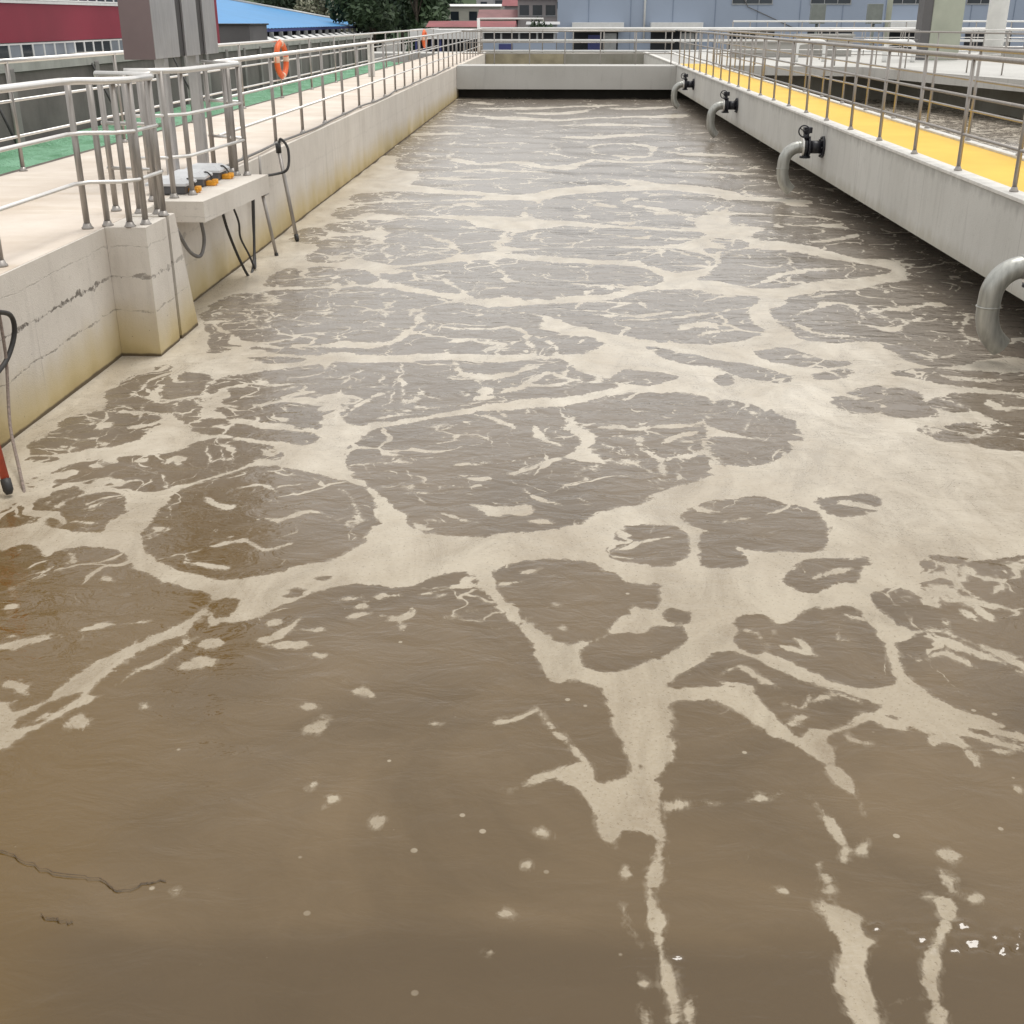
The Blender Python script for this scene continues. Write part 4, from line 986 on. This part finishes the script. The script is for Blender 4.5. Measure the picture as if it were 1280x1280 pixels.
# ------------------------------------------------------------------ buildings
M['red'] = simple('crimson_cladding', (.26,.022,.045), .6, 0, .12, .3)
M['glass'] = simple('dark_glazing', (.035,.045,.055), .12, 0, .5, .15)
M['glass_pale'] = simple('curtained_glazing', (.26,.29,.33), .25, 0, .25, .4)
M['blue'] = simple('sky_blue_sheet', (.055,.25,.52), .5, 0, .06, .25)
M['bluegrey'] = simple('blue_grey_cladding', (.34,.40,.50), .65, 0, .05, .12)
M['greyclad'] = simple('grey_cladding', (.13,.125,.125), .7, 0, .15, .4)
M['void'] = simple('unlit_interior', (.02,.022,.026), .8, 0, .3, .5)
M['cream'] = simple('cream_render', (.50,.49,.42), .85, 0, .12, .4)
M['palewall'] = simple('pale_grey_render', (.42,.42,.42), .85, 0, .12, .4)
M['pinkwall'] = simple('pinkish_render', (.38,.34,.33), .85, 0, .12, .4)
M['rust'] = simple('dull_red_roof', (.22,.05,.055), .7, 0, .2, .6)
M['pinkroof'] = simple('faded_red_roof', (.22,.10,.10), .7, 0, .2, .6)
M['bluedoor'] = simple('navy_paint', (.05,.06,.20), .5, 0, .15, 1)
M['lightsteel'] = simple('galvanised_post', (.38,.39,.39), .5, .3, .12, 3)
M['greenpost'] = simple('pale_green_render', (.40,.42,.34), .8, 0, .1, 1.2)
M['boxgreen'] = simple('grey_green_box', (.22,.24,.22), .6, 0, .15, 2)
def mesh_of(name, bm, m):
    me = bpy.data.meshes.new(name); bm.to_mesh(me); bm.free(); me.materials.append(m); return me
# red building, facade along the pool direction
t = thing('red_building', 'crimson clad building with strips of windows at the upper left', 'building', (-25.1, 0, -3))
b = B(); box(b, -8, -.02, 26, 90.2, 0, 9); obj('wall', b, M['palewall'], t)
b = B(); box(b, -.015, .08, 26, 90.1, 4.66, 6.32); obj('red_band', b, M['red'], t)
b = B(); box(b, .0, .2, 88.6, 90.4, 4.0, 9); obj('corner_pier', b, M['red'], t)
b = B(); box(b, .0, .14, 26, 88.5, 6.33, 6.45); obj('sill_band', b, M['white'], t)
fb = B()
for x0, x1, z0, z1 in ((0, .07, 0, 1.5), (1.2, 1.27, 0, 1.5)): box(fb, 0, .07, x0, x1, z0, z1)
box(fb, 0, .065, .07, 1.2, 0, .07); box(fb, 0, .065, .07, 1.2, 1.43, 1.5)
fm = mesh_of('window', fb, M['white'])
gb = B(); box(gb, .02, .04, .07, 1.2, .07, 1.43); g1 = mesh_of('pane', gb, M['glass'])
gb = B(); box(gb, .02, .04, .07, 1.2, .07, 1.43); g2 = mesh_of('pane', gb, M['glass_pale'])
wr = random.Random(4)
for row, z in ((0, 3.12), (1, 6.47)):
    for i in range(34):
        f = inst('window', fm, t, (0, 44 + 1.29*i, z)); g_ = bpy.data.objects.new('pane', g2 if wr.random() < (.45 if row == 0 else .2) else g1); C.objects.link(g_); g_.parent = f
# low dark shed and blue roofed shed
t = thing('grey_shed', 'low dark grey shed between the red building and the blue roof', 'shed', (-30, 100, -3))
b = B(); box(b, 0, 4.95, 0, 6, 0, 5.2); obj('wall', b, M['greyclad'], t)
b = B(); prism(b, [(-.2,-.2), (5.1,-.2), (5.1,6.2), (-.2,6.2)], 5.2, 5.32); obj('roof', b, M['rubber'], t)
t = thing('blue_roofed_shed', 'long open shed with a bright sky blue sheet roof', 'shed', (-30, 106, -3))
b = B(); L = 88; nr = 110
def zr(x): return 4.75 + .168*(-x)
v0 = []
for i in range(nr+1):
    y_ = L*i/nr; off = .06 if i % 2 else 0
    v0.append((b.verts.new((0, y_, zr(0)+off)), b.verts.new((-25, y_, zr(-25)+off)), b.verts.new((-50, y_, zr(0)+off))))
for i in range(nr):
    a, c = v0[i], v0[i+1]; b.faces.new((a[0], c[0], c[1], a[1])); b.faces.new((a[1], c[1], c[2], a[2]))
obj('roof', b, M['blue'], t)
b = B(); tube(b, [(0.1, L+.15, zr(0)), (-25, L+.15, zr(-25)+.1)], .28, 6); obj('verge_trim', b, M['lightsteel'], t)
b = B(); box(b, -24.5, -4, 2, L-1, 0, 4.6); obj('back_wall', b, M['void'], t)
b = B(); box(b, -.05, .1, 0, L, 4.45, 4.72); obj('eave_beam', b, M['bluedoor'], t)
cb_ = B(); box(cb_, -.2, .2, -.2, .2, 0, 4.44); cmm = mesh_of('column', cb_, M['lightsteel'])
ab = B(); vsx = [ab.verts.new(p) for p in ((-.1,.6,4.0),(-.1,3.2,4.0),(1.3,3.2,3.5),(1.3,.6,3.5),(-.1,.6,3.93),(-.1,3.2,3.93),(1.3,3.2,3.43),(1.3,.6,3.43))]
for f in ((0,1,2,3),(7,6,5,4),(0,4,5,1),(1,5,6,2),(2,6,7,3),(3,7,4,0)): ab.faces.new([vsx[i] for i in f])
am = mesh_of('awning', ab, M['white'])
for i in range(20): inst('column', cmm, t, (.12, 4.4*i+.3, 0)); 
for i in range(19): inst('awning', am, t, (.15, 4.4*i+.3, 0))
b = B(); box(b, -3.9, -3.7, 1, L, 0, 3.4); obj('low_wall', b, M['greyclad'], t)
# blue-grey works building
t = thing('works_building', 'large pale blue-grey works building across the upper right', 'building', (0, 150, -3))
b = B(); box(b, -.3, 70, 0, 24, 0, 16); obj('wall', b, M['bluegrey'], t)
sb = B(); box(sb, -.04, .04, -.05, -.002, 0, 16); sm_ = mesh_of('panel_seam', sb, simple('seam_grey', (.22,.27,.36), .6, 0, .1, 1))
for i in range(14): inst('panel_seam', sm_, t, (3.4+5.0*i, 0, 0))
db = B(); box(db, 0, 5.4, -.06, -.01, 0, 4.35); dm = mesh_of('doorway', db, M['void'])
pb2 = B(); box(pb2, -.35, 5.75, -2.2, -.012, 0, .85, .03); pm2 = mesh_of('canopy', pb2, M['white'])
jb = B(); box(jb, 0, 1.6, -.10, -.065, 0, 3.9); jm = mesh_of('door_leaf', jb, M['bluedoor'])
kb = B(); box(kb, 0, 1.6, -.10, -.065, 0, 4.1); km = mesh_of('shutter', kb, M['lightsteel'])
for i, x in enumerate((1.6, 10.9, 20.2, 29.5, 38.8, 48.1)):
    d = inst('doorway', dm, t, (x, 0, 0))
    if i < 2 or i == 4: inst('canopy', pm2, t, (x+.2, 0, 4.45))
    if i in (0, 3): inst('door_leaf', jm, t, (x+1.8, 0, 0))
    inst('shutter', km, t, (x+3.6, 0, 0))
wb = B(); box(wb, 0, 4.6, -.06, -.01, 0, 2.4); wm = mesh_of('window', wb, M['glass'])
wf = B()
for z0, z1 in ((-.12, 0), (2.4, 2.5)): box(wf, -.1, 4.7, -.12, -.008, z0, z1)
for x in (-.1, 1.5, 3.05, 4.6): box(wf, x, x+.08, -.115, -.062, 0, 2.4)
wfm = mesh_of('window_frame', wf, M['lightsteel'])
for x in (20.4, 29.6, 38.7, 47.8, 57): 
    q = inst('window', wm, t, (x, 0, 7.35)); f = bpy.data.objects.new('window_frame', wfm); C.objects.link(f); f.parent = q
b = B(); tube(b, [(10.05, -.2, 3.2), (10.05, -.2, 16)], .13, 8); obj('downpipe', b, M['white'], t)
b = B(); tube(b, [(18.6, -.15, 13), (22.2, -.15, 7.0), (28, -.15, 4.6)], .05, 5); obj('wall_cable', b, M['greycable'], t)
# tall posts on the right deck
t = thing('concrete_pillar', 'thick pale green pillar with a grey shaded side, upper right', 'pillar', (14.4, 49.7, 1.16))
b = B(); box(b, .18, 1.38, 0, .9, 0, 9, .02); obj('shaft', b, M['greenpost'], t)
b = B(); box(b, -.18, .178, .05, .85, 0, 9); obj('shaded_side', b, M['greyclad'], t)  # pillar's shaded side painted in as a dark grey slab
t = thing('white_post', 'wide white tapering post at the upper right edge', 'post', (18.9, 55, 1.16))
b = B(); tube(b, [(0,0,0), (0,0,9)], [.42,.40], 16); obj('shaft', b, M['white'], t)
b = B(); disc(b, (0,0,.05), (0,0,1), .6, .1, 16); obj('base', b, M['kerb'], t)
for x, lab in ((18.3, 'grey-green box on a thin post, left of the thin pole'), (22.3, 'grey-green box attached to the pale pole left of the thick pillar')):
    t = thing('meter_box', lab, 'electrical box', (x, 90, -3))
    b = B(); box(b, -.5, .5, -.3, .3, 5.35, 6.65, .03); obj('housing', b, M['boxgreen'], t)
    b = B(); tube(b, [(0,0,0), (0,0,5.34)], .1, 8); obj('post', b, M['boxgreen'], t)
b = B(); tube(b, [(0,0,0), (0,0,13)], .2, 10); tag(obj('pole', b, M['greenpost'], None, (23.2, 89.6, -3)), 'thin pale pole beside the grey-green box left of the pillar', 'pole')
# low plant rooms between the far deck and the works building
t = thing('plant_room', 'long low blue-grey plant room with dark window strip behind the white railing', 'building', (-5.6, 90, -3))
b = B(); box(b, 0, 5.3, 0, 8, 0, 4.1); obj('wall', b, M['bluegrey'], t)
b = B(); box(b, -.2, 5.5, -.25, 8.2, 4.75, 4.95); obj('roof', b, M['white'], t)
b = B(); box(b, .05, 5.2, .05, 7.9, 4.1, 4.75); obj('window_strip', b, M['void'], t)
for x in (0, 1.3, 2.6, 3.9, 5.15): b = B(); box(b, x, x+.14, -.03, .045, 4.1, 4.748); obj('mullion', b, M['lightsteel'], t)
b = B(); box(b, 1.2, 2.2, -.04, -.002, .0, 4.0); obj('door', b, M['bluedoor'], t)
t = thing('bay_shed', 'low shed with white eave and dark open bays left of the white corner post', 'shed', (-10.8, 92, -3))
b = B(); box(b, 0, 5.0, .6, 7, 0, 4.3); obj('wall', b, M['void'], t)
b = B(); box(b, -.3, 5.1, 0, 7.2, 4.3, 4.95); obj('roof', b, M['white'], t)
for i in range(9): b = B(); box(b, .05+.6*i, .2+.6*i, .2, .58, 0, 4.29); obj('column', b, M['bluedoor'] if i < 4 else M['lightsteel'], t)
# houses beyond
def house(label, x, y, wd, dp, h, wallm, roofm, rise=1.6, wins=4, rows=1, hip=False):
    t = thing('house', label, 'house', (x, y, -3), 'houses beyond the works')
    b = B(); box(b, 0, wd, 0, dp, 0, h); obj('wall', b, M[wallm], t)
    b = B(); a = [b.verts.new(p) for p in ((-.4,-.5,h+.01),(wd+.4,-.5,h+.01),(wd+.4,dp+.5,h+.01),(-.4,dp+.5,h+.01),(-.4 if not hip else 2,dp/2,h+rise),(wd+.4 if not hip else wd-2,dp/2,h+rise))]
    for f in ((0,1,5,4),(2,3,4,5),(1,2,5),(3,0,4),(3,2,1,0)): b.faces.new([a[i] for i in f])
    obj('roof', b, M[roofm], t)
    for r_ in range(rows):
        for i in range(wins):
            xx = (i+.5)*wd/wins-.6; zz = h-1.9-2.6*r_
            b = B(); box(b, xx, xx+1.2, -.05, -.005, zz, zz+1.2); fo = obj('window', b, M['glass'], t)
            b = B(); box(b, xx-.1, xx+1.3, -.14, -.052, zz-.12, zz-.01); obj('sill', b, M['palewall'], fo)
    return t
house('cream house with a white parapet behind the dull red roof strip', -17, 186, 8.2, 8, 7.4, 'cream', 'white', .35, 3, 1)
house('long low building with a dull red roof, left of the white corner post', -11.6, 112, 7.2, 5, 5.0, 'cream', 'rust', .5, 4, 1)
house('cream house with a faded red gabled roof, centre of the far cluster', -10.2, 160, 4.6, 8, 5.6, 'cream', 'pinkroof', 1.2, 3, 1)
house('grey apartment house with two rows of windows behind the red roofs', -11, 205, 8, 9, 9.2, 'palewall', 'palewall', .4, 4, 3)
house('pinkish house touching the left end of the works building', -5.4, 160, 5.0, 8, 8.0, 'pinkwall', 'pinkroof', 1.2, 3, 2)
house('small pale blue outbuilding in front of the pinkish house', -3.4, 140, 3.0, 4, 5.1, 'glass_pale', 'palewall', .3, 2, 1)
house('narrow grey house with dark windows between the red roof and the pinkish house', -7.6, 172, 2.9, 7, 7.3, 'palewall', 'rust', .9, 2, 2)
house('wide pale house at the back of the far cluster, top of the photo', -16, 240, 17, 9, 12, 'palewall', 'pinkroof', 2, 6, 2)
# hills closing the horizon
def hill_mat():
    g = NG('wooded_hill'); ps = g.pos()
    g.l(g.mix(g.rng(g.noise(ps, .05, 6, .7), .35, .65), (.028,.05,.025), (.07,.10,.045)), g.p.inputs['Base Color']); g.p.inputs['Roughness'].default_value = 1
    return g.m
b = B(); hr = random.Random(9); pr = None
for i in range(61):
    x = -700+24*i; y0 = 480+40*math.sin(i*.4); h = 26+12*math.sin(i*.31)+8*math.sin(i*.83+1)+hr.uniform(-2,2)
    c = [b.verts.new((x, y0-70, -4)), b.verts.new((x, y0-25, h*.55+hr.uniform(-2,2))), b.verts.new((x, y0+30, h)), b.verts.new((x, y0+160, -4))]
    if pr:
        for k in range(3): f = b.faces.new((pr[k], c[k], c[k+1], pr[k+1])); f.smooth = True
    pr = c
struct('hills', b, hill_mat())
# ------------------------------------------------------------------ trees
def leaf_mat(name, a, c):
    g = NG(name); oi = g.n('ShaderNodeNewGeometry'); f = g.noise(oi.outputs['Position'], .9, 3)
    col = g.mix(g.rng(g.math('ADD', f, g.math('MULTIPLY', oi.outputs['Random Per Island'], .4)), .4, 1.0), a, c)
    g.l(col, g.p.inputs['Base Color']); g.p.inputs['Roughness'].default_value = .7
    return g.m
LM = [leaf_mat('dark_green_leaves', (.014,.032,.015), (.045,.08,.036)), leaf_mat('mid_green_leaves', (.022,.045,.018), (.06,.10,.04)), leaf_mat('pale_blossom', (.16,.17,.10), (.45,.44,.33))]
BARK = simple('bark', (.07,.055,.04), .9, 0, .3, 4)
def tree(label, x, y, h, rad, seed, lm=0, nleaf=4200, leaf=.42):
    r = random.Random(seed); t = thing('tree', label, 'tree', (x, y, -3), 'trees behind the blue roof')
    b = B(); tube(b, [(0,0,0), (.1,0,h*.35), (-.1,.1,h*.7)], [.32,.22,.1], 8)
    cl = []
    for i in range(11):
        a = r.uniform(0, 6.28); q = r.uniform(.25,.8)*rad; zz = h*r.uniform(.3,.92); q *= (1.15-abs(zz/h-.55)*1.3)
        p = Vector((q*math.cos(a), q*math.sin(a), zz)); cl.append((p, rad*r.uniform(.32,.55)))
        tube(b, [(0,0,zz*.6), (p.x*.5, p.y*.5, zz*.85), tuple(p)], [.12,.07,.03], 5)
    obj('trunk', b, BARK, t)
    vs_, fs = [], []
    for i in range(nleaf):
        c, cr = r.choice(cl); d = Vector((r.gauss(0,1), r.gauss(0,1), r.gauss(0,.8))).normalized()*cr*(r.random()**.4)
        p = c+d; s = leaf*r.uniform(.6,1.3); u = Vector((r.gauss(0,1), r.gauss(0,1), r.gauss(0,1))).normalized(); v = u.orthogonal().normalized()
        k = len(vs_); vs_ += [p-u*s, p+v*s*.5, p+u*s, p-v*s*.5]; fs.append((k, k+1, k+2, k+3))
    me = bpy.data.meshes.new('crown'); me.from_pydata([tuple(v) for v in vs_], [], fs); me.materials.append(LM[lm])
    o = bpy.data.objects.new('crown', me); C.objects.link(o); o.parent = t
tp = [(-45, 205, 15, 6, 0, 'tall dark tree right behind the blue roof ridge, leftmost of the row'), (-37.5, 203, 13, 5, 2, 'tree with pale blossom above the blue roof ridge'),
      (-34, 210, 16, 6.5, 0, 'dark tree just right of the pale blossoming tree'), (-27.5, 180, 13, 5.2, 0, 'dark tree at the right end of the blue roof'),
      (-24, 160, 13, 5, 1, 'mid green bushy tree, middle of the tree row'), (-20.5, 172, 14, 5.2, 0, 'dark tree second from the right end of the tree row'),
      (-17.2, 150, 12, 4.0, 1, 'dense green tree at the right end of the row beside the houses'), (-26, 205, 18, 7, 0, 'tallest dark tree at the back of the row'),
      (-19, 210, 18, 6, 0, 'tall dark tree at the back, behind the right end of the row')]
for i, (x, y, h, rd, lm, lab) in enumerate(tp): tree(lab, x, y, h, rd, 30+i, lm)
for i, (x, y, h) in enumerate(((-9.5, 135, 5.3), (-6.7, 128, 5.0), (-13.5, 125, 5.2), (-2.2, 132, 5.6))):
    tree(['small dark tree between the far houses, under the pink roof', 'small dark tree left of the pale blue outbuilding', 'small tree in front of the cream house', 'small tree against the left end of the works building'][i], x, y, h, 1.7, 60+i, 0, 500, .28)

# valves and pipework on the right-hand deck
for i, (x, y, lab) in enumerate(((9.0, 47.5, 'pale pipe hoop on the deck behind the second tank, left one'), (12.2, 47, 'pale pipe hoop on the deck behind the second tank, right one'))):
    b = B(); tube(b, smooth_path([(0,0,0), (0,0,.5), (.15,0,.68), (.9,0,.7), (1.05,0,.5), (1.05,0,0)], 4), .09, 10); tag(obj('pipe_hoop', b, M['white'], None, (x, y, 1.16)), lab, 'pipe')
for i, (x, y, wx, hh, lab) in enumerate(((7.4, 53, 3.2, .55, 'low grey concrete box on the deck behind the yellow walkway'), (16.8, 46.5, 2.6, .35, 'low concrete plinth right of the thick pillar'), (10.5, 54.5, 2.2, .8, 'taller pale concrete chamber left of the thick pillar'))):
    b = B(); box(b, 0, wx, 0, 1.4, 0, hh, .02); box(b, -.08, wx+.08, -.08, 1.48, hh, hh+.09, .01); tag(obj('chamber', b, M['beam'], None, (x, y, 1.16)), lab, 'concrete chamber')
